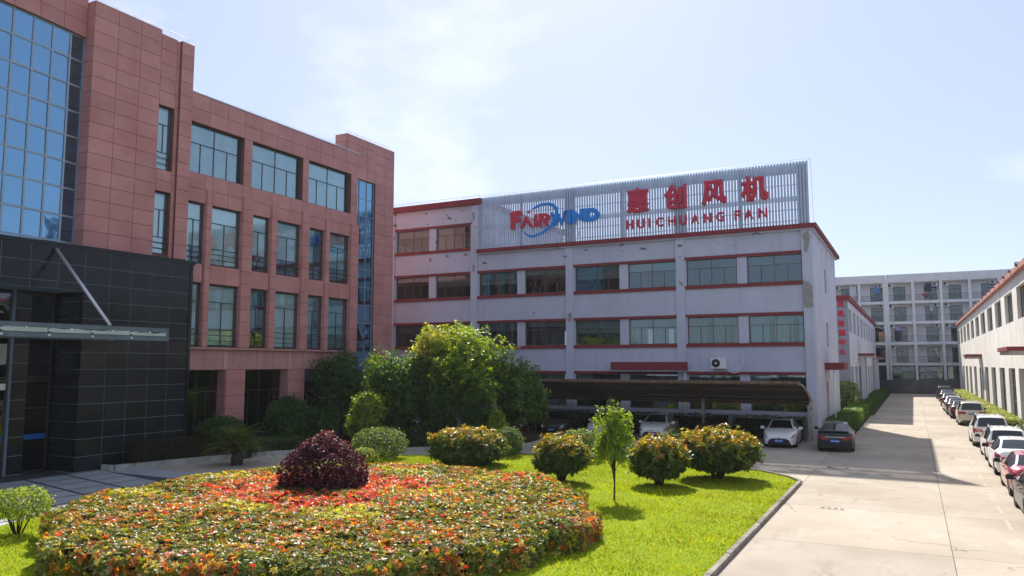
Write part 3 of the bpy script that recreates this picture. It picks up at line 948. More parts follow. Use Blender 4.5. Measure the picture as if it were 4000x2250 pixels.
# air conditioner on the facade
ac = thing('air_conditioner', 'white outdoor air conditioner unit on the grey facade above the carport', 'air conditioner', (-11.03, 49.8, 4.27))
box('housing', M['lamp_white'], -11.52, -10.58, 49.55, 49.93, 4.30, 4.98, ac)
MB().prism([(-11.2 + .27 * math.cos(t * .3927), 4.64 + .27 * math.sin(t * .3927)) for t in range(16)], 'y', 49.53, 49.549).build('fan_grille', M['carblack'], ac)
MB().prism([(-11.2 + .07 * math.cos(t * .785), 4.64 + .07 * math.sin(t * .785)) for t in range(8)], 'y', 49.51, 49.53).build('fan_hub', M['lamp_white'], ac)
MB().box(-11.4, -11.34, 49.6, 50, 4.24, 4.30).box(-10.76, -10.7, 49.6, 50, 4.24, 4.30).build('bracket', M['steel'], ac)
MB().tube([(-10.6, 49.8, 4.5), (-10.5, 49.85, 4.15), (-10.2, 49.86, 4.02), (-9.8, 49.86, 4.1), (-9.6, 49.86, 4.5), (-9.55, 49.95, 5.0)], .03, 6).build('hose', M['lamp_white'], ac, smooth=True)

# ------------------------------------------------------------------ louvred roof screen
ls = thing('louvre_screen', 'rooftop screen of upright pale blue slats standing on the red coping', 'screen', (-17, 49.9, 13.24))
sx = np.linspace(-28.98, -5.36, 125)
for x in sx:
    box('slat', M['slat'], x - .06, x + .06, 49.86, 49.92, 13.26, 17.2, ls)
for x, w in ((-25.35, .24), (-21.45, .78), (-17.45, .26), (-13.47, .78), (-9.5, .24), (-5.72, .62), (-28.8, .3)):
    box('post', M['steel'], x - w / 2, x + w / 2, 50.0, 50.12, 13.26, 17.15, ls)
box('top_panel', M['steel'], -28.9, -5.42, 50.13, 50.19, 16.53, 17.15, ls)
box('beam', M['steel'], -28.9, -5.42, 50.13, 50.28, 14.80, 15.10, ls)
for z in (15.78, 14.2, 13.5):
    box('rail', M['steel'], -28.95, -5.38, 49.93, 49.97, z - .025, z + .025, ls)
for x in (-28.8, -21.45, -13.47, -5.72):
    MB().tube([(x, 50.2, 16.6), (x, 52.4, 13.0)], .05, 6).build('brace', M['steel'], ls, (x, 51, 14))
lr = MB()
rail(lr, (-28.9, 49.95, 17.2), (-5.2, 49.95, 17.2), .16, 22, .012)
lr.tube([(-5.2, 49.95, 17.36), (-5.12, 49.95, 17.3), (-5.08, 49.95, 13.5), (-4.98, 49.95, 13.24)], .012, 5)
lr.build('lightning_rail', M['rail'], ls)

# ------------------------------------------------------------------ rooftop lettering
def textmesh(ch, x0, x1, z0, z1, y0, y1, mat, off=.02, ax='-y'):
    c = bpy.data.curves.new('glyph', 'FONT')
    c.body = ch
    c.size = 1
    c.bevel_depth = off
    c.bevel_resolution = 0
    c.extrude = .05
    c.resolution_u = 3
    o = bpy.data.objects.new('glyph', c)
    COL.objects.link(o)
    bpy.context.view_layer.update()
    m = bpy.data.meshes.new_from_object(o.evaluated_get(bpy.context.evaluated_depsgraph_get()))
    bpy.data.objects.remove(o)
    bpy.data.curves.remove(c)
    n = len(m.vertices)
    co = np.empty(n * 3)
    m.vertices.foreach_get('co', co)
    co = co.reshape(-1, 3)
    lo, hi = co.min(0), co.max(0)
    u = (co - lo) / (hi - lo)
    out = np.empty_like(co)
    out[:, 0] = (u[:, 0] - .5) * (x1 - x0)
    out[:, 1] = (.5 - u[:, 2]) * (y1 - y0)
    out[:, 2] = (u[:, 1] - .5) * (z1 - z0)
    m.vertices.foreach_set('co', out.ravel())
    m.materials.clear()
    m.materials.append(mat)
    m.update()
    return m, ((x0 + x1) / 2, (y0 + y1) / 2, (z0 + z1) / 2)

def glyph(name, ch, x0, x1, z0, z1, y0, y1, mat, parent, off=.02):
    m, c = textmesh(ch, x0, x1, z0, z1, y0, y1, mat, off)
    return link(name, m, parent, c)

s1 = thing('character_sign', 'four large dark red Chinese characters on the rooftop louvres', 'sign', (-12.4, 49.7, 14.87))
for ch, x0, x1 in (('惠', -17.06, -15.44), ('创', -14.44, -12.85), ('风', -11.91, -10.27), ('机', -9.36, -7.65)):
    glyph('character', ch, x0, x1, 14.88, 16.58, 49.62, 49.80, M['signred'], s1, .042)
s2 = thing('latin_letter_sign', 'row of small dark red capital letters below the rooftop characters', 'sign', (-12.4, 49.7, 13.79))
for ch, x0, x1 in (('H', -17.09, -16.58), ('U', -16.33, -15.78), ('I', -15.51, -15.36), ('C', -14.99, -14.46), ('H', -14.16, -13.66), ('U', -13.41, -12.88), ('A', -12.62, -12.08), ('N', -11.81, -11.26), ('G', -10.98, -10.44), ('F', -9.8, -9.4), ('A', -9.22, -8.62), ('N', -8.31, -7.76)):
    glyph('letter', ch, x0, x1, 13.79, 14.43, 49.66, 49.80, M['signred'], s2, .03)
s3 = thing('logo_sign', 'red and blue rooftop logo lettering with a blue swoosh and red star', 'sign', (-22.6, 49.7, 13.75))
LOGO = {
 'F': ('signred', [(-26.07, 15.77), (-25.56, 15.88), (-25.25, 15.86), (-25.15, 15.78), (-25.15, 15.49), (-25.24, 15.47), (-25.34, 15.52), (-25.72, 15.44), (-25.72, 15.27), (-25.46, 15.36), (-25.25, 15.32), (-25.23, 15.01), (-25.34, 14.99), (-25.46, 15.04), (-25.72, 14.95), (-25.72, 14.49), (-26.07, 14.49)]),
 'A': ('signred', [(-24.76, 15.47), (-24.21, 14.57), (-24.46, 14.55), (-24.76, 15.05), (-25.02, 14.55), (-25.29, 14.55)]),
 'I': ('signred', [(-24.15, 15.48), (-23.88, 15.48), (-23.88, 14.56), (-24.17, 14.56)]),
 'R': ('signred', [(-23.79, 15.5), (-23.13, 15.48), (-22.93, 15.36), (-22.87, 15.16), (-22.96, 14.97), (-23.11, 14.87), (-22.89, 14.56), (-23.18, 14.55), (-23.41, 14.88), (-23.46, 14.9), (-23.46, 15.15), (-23.2, 15.15), (-23.2, 15.25), (-23.46, 15.25), (-23.47, 14.9), (-23.54, 14.9), (-23.54, 14.56), (-23.79, 14.56)]),
 'W': ('signblue', [(-22.81, 15.51), (-22.58, 15.47), (-22.41, 14.92), (-22.21, 15.42), (-22.11, 15.33), (-21.92, 14.83), (-21.75, 15.51), (-21.54, 15.55), (-21.66, 15.33), (-21.87, 14.49), (-21.98, 14.49), (-22.16, 14.99), (-22.34, 14.50), (-22.56, 14.50)]),
 'I2': ('signblue', [(-21.49, 15.53), (-21.21, 15.53), (-21.21, 14.56), (-21.49, 14.56)]),
 'N': ('signblue', [(-21.11, 15.53), (-20.95, 15.49), (-20.48, 15.09), (-20.48, 15.52), (-20.19, 15.55), (-20.19, 14.58), (-20.34, 14.63), (-20.84, 15.01), (-20.84, 14.56), (-21.11, 14.56)]),
 'D': ('signblue', [(-20.07, 15.54), (-19.48, 15.52), (-19.21, 15.39), (-19.06, 15.16), (-19.05, 14.94), (-19.17, 14.72), (-19.44, 14.58), (-20.07, 14.57), (-20.07, 14.86), (-19.83, 14.86), (-19.50, 14.87), (-19.38, 15.04), (-19.50, 15.23), (-19.84, 15.23), (-19.84, 14.88), (-20.07, 14.88)]),
}
for k, (mt, pl) in LOGO.items():
    MB().prism(pl, 'y', 49.64, 49.80).build('letter', M[mt], s3)
SW = [(-24.38, 15.76), (-24.09, 16.0), (-23.8, 16.14), (-23.46, 16.22), (-23.13, 16.24), (-22.79, 16.2), (-22.51, 16.1), (-22.23, 15.82), (-22.15, 15.51), (-22.23, 15.04), (-22.66, 14.42), (-23.33, 13.99), (-24.09, 13.75), (-24.48, 13.8), (-24.82, 14.04), (-25.04, 14.51), (-24.96, 14.35), (-24.68, 14.05), (-24.19, 13.92), (-23.61, 14.06), (-22.99, 14.42), (-22.61, 14.83), (-22.42, 15.23), (-22.41, 15.57), (-22.6, 15.86), (-22.98, 16.03), (-23.46, 16.02), (-23.94, 15.89)]
MB().prism(SW, 'y', 49.58, 49.632).build('swoosh', M['signblue'], s3)
MB().prism([(-24.52 + (.19 if k % 2 == 0 else .075) * math.sin(k * math.pi / 5 + .2), 15.69 + (.19 if k % 2 == 0 else .075) * math.cos(k * math.pi / 5 + .2)) for k in range(10)], 'y', 49.58, 49.66).build('star', M['signred'], s3)

# ================================================================== LONG TEST HALL on the left of the road
X3 = -5.1
tb = thing('test_hall', 'long grey workshop hall with vertical red characters, behind the factory block', 'building', (-12, 100, 0))
hw = MB()
hw.box(-26, -5.6, 76.0, 76.3, 0, 10.4)
W3 = [76.55 + 5.86 * k for k in range(9)]
H_ = lambda *k: hw.box(*gb('+x', X3, *k))
H_(76.0, 131.5, 9.68, 10.4, -.4, 0)
H_(76.0, 131.5, 4.32, 7.55, -.4, 0)
H_(76.0, 131.5, 0, .6, -.4, 0)
pe = [76.0] + [v for k in W3 for v in (k, k + 3.6)] + [131.5]
for a, b in zip(pe[0::2], pe[1::2]):
    H_(a, b, .6, 4.32, -.4, 0)
    H_(a, b, 7.55, 9.68, -.4, 0)
hw.build('wall', M['plaster_b'], tb)
box('shade_strip', M['shade_grey'], -6.6, -5.1, 75.9, 76.0, 0, 10.37, tb)  # dark strip: shade on the end wall put into its colour
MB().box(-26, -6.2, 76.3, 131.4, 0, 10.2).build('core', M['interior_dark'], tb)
MB().box(-26.2, -4.9, 75.7, 76.6, 10.37, 10.84).box(-5.7, -4.9, 76.6, 131.8, 10.37, 10.84).build('coping', M['redband'], tb)
for a in W3:
    window(tb, '+x', X3, a, a + 3.6, 7.57, 9.66, [(.65, 4), (.35, 4)], M['bronze'], M['glass_fac'], d=-.3)
    window(tb, '+x', X3, a, a + 3.6, .62, 4.30, [(.33, 4), (.33, 4), (.34, 4)], M['bronze'], M['glass_fac'], d=-.3)
for y0, x1 in ((87.5, -3.62), (119, -3.8)):
    aw = MB().box(X3, x1, y0, y0 + 4.2, 5.42, 5.68).build('awning', M['redband'], tb, (-4.4, y0 + 2, 5.5))
    MB().box(X3, x1 + .08, y0 - .1, y0 + 4.3, 5.25, 5.42).build('awning_soffit', M['kerb'], aw, (-4.4, y0 + 2, 5.3))
    for y in (y0 + .15, y0 + 3.9):
        box('awning_post', M['plaster_b'], X3 + .25, X3 + .6, y, y + .35, 0, 5.25, aw)
for k, ch in enumerate('风机检测中心'):
    zc = 10.02 - .862 * k
    glyph('character', ch, -5.98, -5.42, zc - .30, zc + .30, 75.84, 75.9, M['signscarlet'], tb, .04)

# ================================================================== DORMITORY across the end of the road
YD = 138.0
dm = thing('dormitory', 'five-storey dormitory with open balconies, washing and air conditioners, at the far end', 'building', (0, 142, 0))
FZ = [4.75, 8.05, 11.35, 14.65, 17.75]
DX = [-27.1 + 3.93 * k for k in range(14)]
db = MB()
db.box(DX[0], DX[-1], YD, YD + .25, 17.72, 19.0)
db.box(DX[0], DX[-1], YD + .2, YD + 12, 18.3, 18.6)
for z in FZ[:-1]:
    db.box(DX[0], DX[-1], YD, YD + .2, z - .42, z + .04)
    db.box(DX[0], DX[-1], YD + .2, YD + 1.5, z - .18, z)
db.box(DX[0], DX[-1], YD + .2, YD + 1.5, 17.6, 17.72)
db.box(DX[0], DX[-1], YD + 11.8, YD + 12, 0, 19)
db.box(DX[0], DX[0] + .2, YD + .3, YD + 12, 0, 19)
db.box(DX[-1] - .2, DX[-1], YD + .3, YD + 12, 0, 19)
db.build('frame', M['dormwall'], dm)
for k, x in enumerate(DX):
    w = .40 if k == 6 else .20
    box('column', M['dormwall'], x - w, x + w, YD - .06, YD + 1.45, 0, 17.72, dm)
MB().tube([(DX[6] + .1, YD - .12, 19.0), (DX[6] + .1, YD - .12, 2.3)], .075, 8).build('drainpipe', M['lamp_white'], dm, smooth=True)
bw = MB()
for i in range(len(DX) - 1):
    a, b = DX[i] + .2, DX[i + 1] - .2
    for z in FZ[:-1]:
        d0 = a + .9 + (.5 if (i % 2) else 0)
        bw.box(a - .2, d0, YD + 1.45, YD + 1.6, z, z + 3.15)
        bw.box(d0 + 1.75, b + .2, YD + 1.45, YD + 1.6, z, z + 3.15)
        bw.box(d0, d0 + 1.75, YD + 1.45, YD + 1.6, z + 2.45, z + 3.15)
bw.build('balcony_wall', M['dormwall'], dm)
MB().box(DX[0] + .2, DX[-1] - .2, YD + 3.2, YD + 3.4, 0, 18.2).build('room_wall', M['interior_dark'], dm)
# one bay of railing per balcony, door and glazing as parts
rm = MB()
rm.box(-1.72, 1.72, -.02, .02, .98, 1.03).box(-1.72, 1.72, -.02, .02, .1, .13)
for x in np.arange(-1.68, 1.7, .14):
    rm.box(x - .011, x + .011, -.01, .01, .13, .98)
RAILM = mesh('railing', rm.v, rm.f, M['railing'])
vis = range(3, 10)
acn, cln = 0, 0
CN = ['first', 'second', 'third', 'fourth', 'fifth', 'sixth', 'seventh']
SN = ['lowest', 'second', 'third', 'top']
def acunit(label, x, y, z, group):
    r = thing('air_conditioner', label, 'air conditioner', (x, y, z), group)
    box('housing', M['lamp_white'], x - .42, x + .42, y, y + .32, z, z + .58, r)
    MB().prism([(x - .1 + .22 * math.cos(t * .5236), z + .29 + .22 * math.sin(t * .5236)) for t in range(12)], 'y', y - .015, y - .001).build('fan_grille', M['carblack'], r)
    return r
for i in vis:
    a, b = DX[i] + .2, DX[i + 1] - .2
    for f, z in enumerate(FZ[:-1]):
        d0 = a + .9 + (.5 if (i % 2) else 0)
        link('railing', RAILM, dm, ((a + b) / 2, YD + .1, z))
        w = window(dm, '-y', YD + 1.5, d0, d0 + 1.75, z + .02, z + 2.43, [(.75, 2), (.25, 2)], M['darkframe'], M['glass_dark'], d=-.08)
        if (i + f) % 3 != 1:
            gbox('curtain', M['curtain'], '-y', YD + 1.5, d0 + .08, d0 + .85, z + .1, z + 1.75, -.3, -.28, w)
        if f > 0 or i % 3 == 0:
            xa = a + .5 if i % 2 == 0 else b - .55
            acunit('boxy air conditioner in balcony row %s, bay %s from the hall' % (SN[f], CN[i - 3]), xa, YD + .55, z + 2.3, 'air conditioners on the dormitory balconies')
# washing and balcony things
def cloth(name, label, cat, x, z, w, h, mat, sub=None):
    vs, fs = [], []
    n = 6
    for k in range(n + 1):
        u = k / n
        y = YD + .62 + .05 * math.sin(u * 9 + x)
        vs += [(x + w * u, y, z - h * (1 - .08 * math.sin(u * 7))), (x + w * u, y, z), (x + w * u, y + .03, z - h), (x + w * u, y + .03, z)]
    for k in range(n):
        o = 4 * k
        fs += [(o, o + 4, o + 5, o + 1), (o + 2, o + 3, o + 7, o + 6), (o + 1, o + 5, o + 7, o + 3), (o, o + 2, o + 6, o + 4)]
    return tag(MB().add(vs, fs).build(name, mat, None, (x, YD + .62, z)), label, cat, 'washing on the dormitory balconies')
cloth('hanging_sheet', 'wide white sheet hung beside the door on the top left balcony', 'laundry', DX[4] + 2.45, 17.5, 1.05, 2.1, M['cloth_white'])
cloth('hanging_sheet', 'white sheet hung one floor below the other white sheet', 'laundry', DX[4] + 2.5, 14.1, 1.0, 1.6, M['cloth_white'])
cloth('hanging_clothes', 'pale blue washing on the top balcony left of the drainpipe', 'laundry', DX[5] + 2.3, 17.3, .8, 1.25, M['cloth_blue'])
cloth('hanging_clothes', 'dark trousers on the top balcony beside a bright blue towel', 'laundry', DX[7] + 1.7, 17.4, .95, 1.1, M['cloth_dark'])
cloth('hanging_towel', 'bright blue towel on the top balcony', 'laundry', DX[7] + 2.75, 17.4, .6, .65, M['cloth_blue'])
cloth('hanging_clothes', 'single pale shirt hanging on the third balcony row', 'laundry', DX[7] + 2.3, 14.0, .35, 1.05, M['cloth_white'])
cloth('hanging_clothes', 'lilac washing hung right of the drainpipe on the second balcony row', 'laundry', DX[6] + 1.15, 10.7, .75, .75, M['cloth_lilac'])
cloth('hanging_clothes', 'long dark coats under the lilac washing', 'laundry', DX[6] + 1.0, 9.9, .95, 1.5, M['cloth_dark'])
cloth('hanging_clothes', 'dark red washing over the railing of the top balcony', 'laundry', DX[7] + 1.3, 15.8, .9, .4, M['cloth_red'])
cb = box('cardboard_panel', M['cardboard'], DX[5] + 2.6, DX[5] + 3.6, YD + .4, YD + .46, 8.2, 9.75)
tag(cb, 'tan board standing on the second balcony row beside the drainpipe', 'board')
br = MB().prism([(DX[5] + 3.1 + .22 * math.cos(t * .7854), YD + .6 + .22 * math.sin(t * .7854)) for t in range(8)], 'z', 14.66, 15.15).box(DX[5] + 2.86, DX[5] + 3.34, YD + .36, YD + .84, 15.15, 15.19).build('bucket', M['blue_barrel'])
tag(br, 'bright blue bucket on the top balcony left of the drainpipe', 'bucket')
# ground floor glazing and the yard wall before it
for i in vis:
    window(dm, '-y', YD, DX[i] + .3, DX[i + 1] - .3, 2.2, 4.2, [(.5, 4), (.5, 4)], M['darkframe'], M['glass_fac'], d=-.2)
box('plinth_wall', M['boundary'], DX[0], DX[-1], YD + .05, YD + .3, 0, 2.2, dm)
bwall = thing('boundary_wall', 'low grimy dark wall across the end of the road', 'wall', (0, 134.7, 0))
for k in range(12):
    box('wall_panel', M['boundary'], -26 + k * 4.4, -26 + (k + 1) * 4.4 - .35, 134.6, 134.8, 0, 2.12, bwall)
    box('wall_pier', M['boundary'], -26 + (k + 1) * 4.4 - .35, -26 + (k + 1) * 4.4, 134.52, 134.9, 0, 2.2, bwall)

# ================================================================== WAREHOUSE on the right of the road
XW = 6.0
wh = thing('warehouse', 'sunlit cream workshop hall with stained wall along the parked cars, at right', 'building', (14, 90, 0))
hw = MB()
H_ = lambda *k: hw.box(*gb('-x', XW, *k))
H_(24, 132.8, 9.44, 10.18, -.4, 0)
H_(24, 132.8, 4.30, 7.42, -.4, 0)
H_(24, 132.8, 0, .7, -.4, 0)
UW = [126.4, 119.3, 112.2, 105.0, 97.6, 90.2, 82.7, 75.3, 67.9, 60.4, 53.0, 45.6, 38.2]
pe = [24] + sorted(v for k in UW for v in (k, k + 4.9)) + [132.8]
for a, b in zip(pe[0::2], pe[1::2]):
    H_(a, b, 7.42, 9.44, -.4, 0)
LW = [119.3, 112.4, 105.0, 97.2, 82.4, 75.2, 68.0, 61.3, 45.6, 38.2]
pe = [24] + sorted(v for k in LW for v in (k, k + 4.0)) + [132.8]
for a, b in zip(pe[0::2], pe[1::2]):
    if a < 55 < b:
        H_(a, 52.0, .7, 4.3, -.4, 0)
        H_(59.4, b, .7, 4.3, -.4, 0)
    else:
        H_(a, b, .7, 4.3, -.4, 0)
hw.box(6.4, 30, 132.4, 132.8, 0, 10.2)
hw.build('wall', M['cream'], wh)
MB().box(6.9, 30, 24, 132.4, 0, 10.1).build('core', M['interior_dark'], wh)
MB().box(5.72, 6.6, 24, 133.0, 10.18, 10.5).build('coping', M['redpink'], wh)
for a in UW:
    if a > 50:
        window(wh, '-x', XW, a, a + 4.9, 7.44, 9.42, [(.35, 4), (.65, 4)], M['bronze'], M['glass_fac'], d=-.28)
for a in LW:
    if a > 50:
        window(wh, '-x', XW, a, a + 4.0, .72, 4.28, [(.36, 4), (.32, 4), (.32, 4)], M['bronze'], M['glass_fac'], d=-.28)
for y in np.arange(54, 132, 3.7):
    bb = MB().prism([(y + .17 * math.cos(t * .5236), 10.40 + .14 * math.sin(t * .5236)) for t in range(7)], 'x', 5.60, 5.9)
    bb.build('gutter_hook', M['carblack'], wh, (5.7, y, 10.4))
for y0, y1 in ((50.3, 55.8), (88.6, 93.0)):
    aw = MB().box(4.6, XW, y0, y1, 5.32, 5.55).build('awning', M['redband'], wh, (5.3, y0, 5.4))
    MB().box(4.72, XW, y0 + .1, y1 - .1, 5.12, 5.32).build('awning_soffit', M['kerb'], aw, (5.3, y0, 5.2))
    MB().tube([(5.9, y0 + .2, 5.12), (5.9, y0 + .2, 0)], .06, 8).build('downpipe', M['lamp_white'], aw, (5.9, y0 + .2, 2), smooth=True)
box('roller_door', M['carblack'], XW + .3, XW + .4, 52.0, 59.4, 0, 4.3, wh)
box('side_door', M['carblack'], XW - .02, XW + .05, 88.9, 92.6, 0.05, 4.2, wh)
for x, y in ((6.4, 60), (6.4, 66)):
    MB().tube([(x, y, 10.5), (x, y, 11.1)], .12, 8).tube([(x, y, 11.1), (x, y, 11.3)], .22, 8).build('roof_vent', M['rail'], wh, (x, y, 10.5))

# ================================================================== CARPORT
cpt = thing('carport', 'long rusty cantilever carport with curved brown roof along the factory front', 'carport', (-16, 48, 0))
prof = [(43.95, 3.50), (44.6, 3.47), (45.4, 3.39), (46.3, 3.25), (47.2, 3.05), (48.0, 2.83), (48.8, 2.55), (49.4, 2.27), (49.65, 2.10)]
PX = [-5.55, -11.97, -18.22, -24.5]
for xa, xb in zip(PX[1:], PX[:-1]):
    n = 4
    for k in range(n):
        x0 = xa + (xb - xa) * k / n + .006
        x1 = xa + (xb - xa) * (k + 1) / n - .006
        mb = MB()
        m = len(prof)
        v = [(x, y, z + dz) for dz in (.09, .105) for x in (x0, x1) for y, z in prof]
        f = []
        for q in range(m - 1):
            f += [(q, q + 1, m + q + 1, m + q), (2 * m + q, 3 * m + q, 3 * m + q + 1, 2 * m + q + 1)]
            f += [(q, 2 * m + q, 2 * m + q + 1, q + 1), (m + q, m + q + 1, 3 * m + q + 1, 3 * m + q)]
        f += [(0, m, 3 * m, 2 * m), (m - 1, 3 * m - 1, 4 * m - 1, 2 * m - 1)]
        mb.add(v, f)
        mb.build('roof_sheet', M['canopy'], cpt, (x0, 47, 3))
for x in PX:
    MB().tube([(x, y, z) for y, z in prof], [.05] * 3 + [.06, .07, .08, .09, .09, .06], 6).build('rib', M['rib_pale'] if x == PX[0] else M['rust'], cpt, (x, 47, 3))
    MB().box(x - .09, x + .09, 49.05, 49.25, 0, 2.40).box(x - .16, x + .16, 48.98, 49.32, 0, .03).build('post', M['postpaint'], cpt, (x, 49.15, 0))
    MB().tube([(x - .25, 47.6, .02), (x - .02, 49.1, .9)], .02, 5).build('stay', M['rust'], cpt, (x, 48.4, .4))
for y, z in prof[::2] + [prof[-2]]:
    box('purlin', M['rust'], -24.5, -5.5, y - .035, y + .035, z + .02, z + .088, cpt)
MB().box(-24.6, -5.45, 43.88, 43.97, 3.5, 3.66).build('front_gutter', M['rust'], cpt)

# ================================================================== VEHICLES
def interp(pts, y):
    return float(np.interp(y, [p[0] for p in pts], [p[1] for p in pts]))

CAR = {
 'sedan': dict(W=1.80, wb=1.33, r=.325,
   top=[(-2.31, .90), (-2.27, 1.00), (-2.15, 1.07), (-1.68, 1.09), (-1.3, 1.25), (-.92, 1.40), (-.4, 1.46), (.1, 1.46), (.42, 1.41), (.75, 1.24), (1.12, 1.02), (1.5, .965), (1.95, .86), (2.18, .76), (2.28, .66), (2.31, .58)],
   belt=[(-2.31, .82), (-2.2, .94), (-1.6, .99), (0, .95), (1.12, .93), (1.6, .885), (2.0, .78), (2.31, .56)],
   wm=[(-2.31, .72), (-2.2, .83), (-1.8, .88), (-1, .90), (1.2, .90), (1.8, .87), (2.12, .78), (2.31, .62)],
   wt=[(-2.31, .60), (-1.68, .70), (-1.3, .62), (-.92, .565), (0, .575), (.42, .57), (.75, .63), (1.12, .72), (1.6, .74), (2.1, .62), (2.31, .48)],
   ws=(.40, 1.12), rw=(-1.66, -.90), side=(-1.5, .95), bp=-.32, cap_r=.80, nose=.56),
 'hatch': dict(W=1.78, wb=1.30, r=.32,
   top=[(-2.15, .98), (-2.12, 1.06), (-1.95, 1.22), (-1.62, 1.42), (-1.2, 1.47), (-.4, 1.50), (.15, 1.49), (.5, 1.43), (.85, 1.26), (1.2, 1.05), (1.55, .98), (1.95, .86), (2.12, .74), (2.17, .62)],
   belt=[(-2.15, .90), (-2.0, 1.0), (-1.4, 1.0), (0, .96), (1.2, .95), (1.6, .89), (2.17, .58)],
   wm=[(-2.15, .76), (-2.0, .85), (-1.4, .89), (1.2, .89), (1.8, .85), (2.05, .75), (2.17, .62)],
   wt=[(-2.15, .66), (-1.62, .58), (-1.2, .575), (0, .585), (.5, .58), (.85, .65), (1.2, .74), (1.6, .74), (2.0, .62), (2.17, .5)],
   ws=(.48, 1.2), rw=(-2.12, -1.64), side=(-1.75, 1.02), bp=-.25, cap_r=.85, nose=.6),
 'suv': dict(W=1.88, wb=1.36, r=.36,
   top=[(-2.32, 1.05), (-2.28, 1.14), (-2.18, 1.34), (-2.02, 1.58), (-1.85, 1.66), (-1.2, 1.70), (-.3, 1.71), (.2, 1.68), (.5, 1.61), (.9, 1.36), (1.25, 1.15), (1.6, 1.09), (2.05, 1.0), (2.25, .88), (2.32, .72)],
   belt=[(-2.32, .95), (-2.2, 1.08), (-1.4, 1.08), (0, 1.05), (1.25, 1.05), (1.7, 1.01), (2.1, .92), (2.32, .68)],
   wm=[(-2.32, .82), (-2.2, .89), (-1.5, .93), (1.2, .93), (1.9, .90), (2.15, .80), (2.32, .68)],
   wt=[(-2.32, .76), (-2.02, .66), (-1.2, .64), (0, .65), (.5, .64), (.9, .70), (1.25, .78), (1.7, .79), (2.1, .68), (2.32, .56)],
   ws=(.48, 1.25), rw=(-2.29, -1.98), side=(-2.05, 1.08), bp=-.25, cap_r=.98, nose=.7),
}
WHEELS = {}
def wheel_meshes(r):
    if r in WHEELS:
        return WHEELS[r]
    n = 24
    pr = [(-.10, r * .66), (-.11, r * .9), (-.085, r), (.085, r), (.11, r * .9), (.10, r * .66)]
    v, f = [], []
    for x, q in pr:
        for k in range(n):
            t = 2 * math.pi * k / n
            v.append((x, q * math.cos(t), q * math.sin(t)))
    for i in range(len(pr) - 1):
        for k in range(n):
            f.append((i * n + k, i * n + (k + 1) % n, (i + 1) * n + (k + 1) % n, (i + 1) * n + k))
    ty = mesh('tyre', v, f, M['tyre'], True)
    mb = MB()
    R0 = r * .67
    ring = [(R0 * math.cos(2 * math.pi * k / n), R0 * math.sin(2 * math.pi * k / n)) for k in range(n)]
    inner = [(p[0] * .86, p[1] * .86) for p in ring]
    for x0, x1 in ((-.095, .095),):
        vv = [(x1, *p) for p in ring] + [(x1 - .01, *p) for p in inner] + [(x0, *p) for p in ring] + [(x0 + .01, *p) for p in inner]
        ff = []
        for k in range(n):
            k2 = (k + 1) % n
            ff += [(k, k2, n + k2, n + k), (2 * n + k, 3 * n + k, 3 * n + k2, 2 * n + k2), (n + k, n + k2, 3 * n + k2, 3 * n + k)]
        mb.add(vv, ff)
    for s in range(5):
        t = 2 * math.pi * s / 5
        c, sn = math.cos(t), math.sin(t)
        q = []
        for rr, w in ((.03, .05), (R0 * .9, .035)):
            for e in (-1, 1):
                q.append((rr * c - e * w * sn, rr * sn + e * w * c))
        for X in ((.07, .09), (-.09, -.07)):
            vv = [(x, *p) for x in X for p in (q[0], q[1], q[3], q[2])]
            mb.add(vv, BOXF)
    mb.prism([(.05 * math.cos(k * .785), .05 * math.sin(k * .785)) for k in range(8)], 'x', -.095, .095)
    rm_ = mesh('rim', mb.v, mb.f, M['rim'])
    WHEELS[r] = (ty, rm_)
    return WHEELS[r]

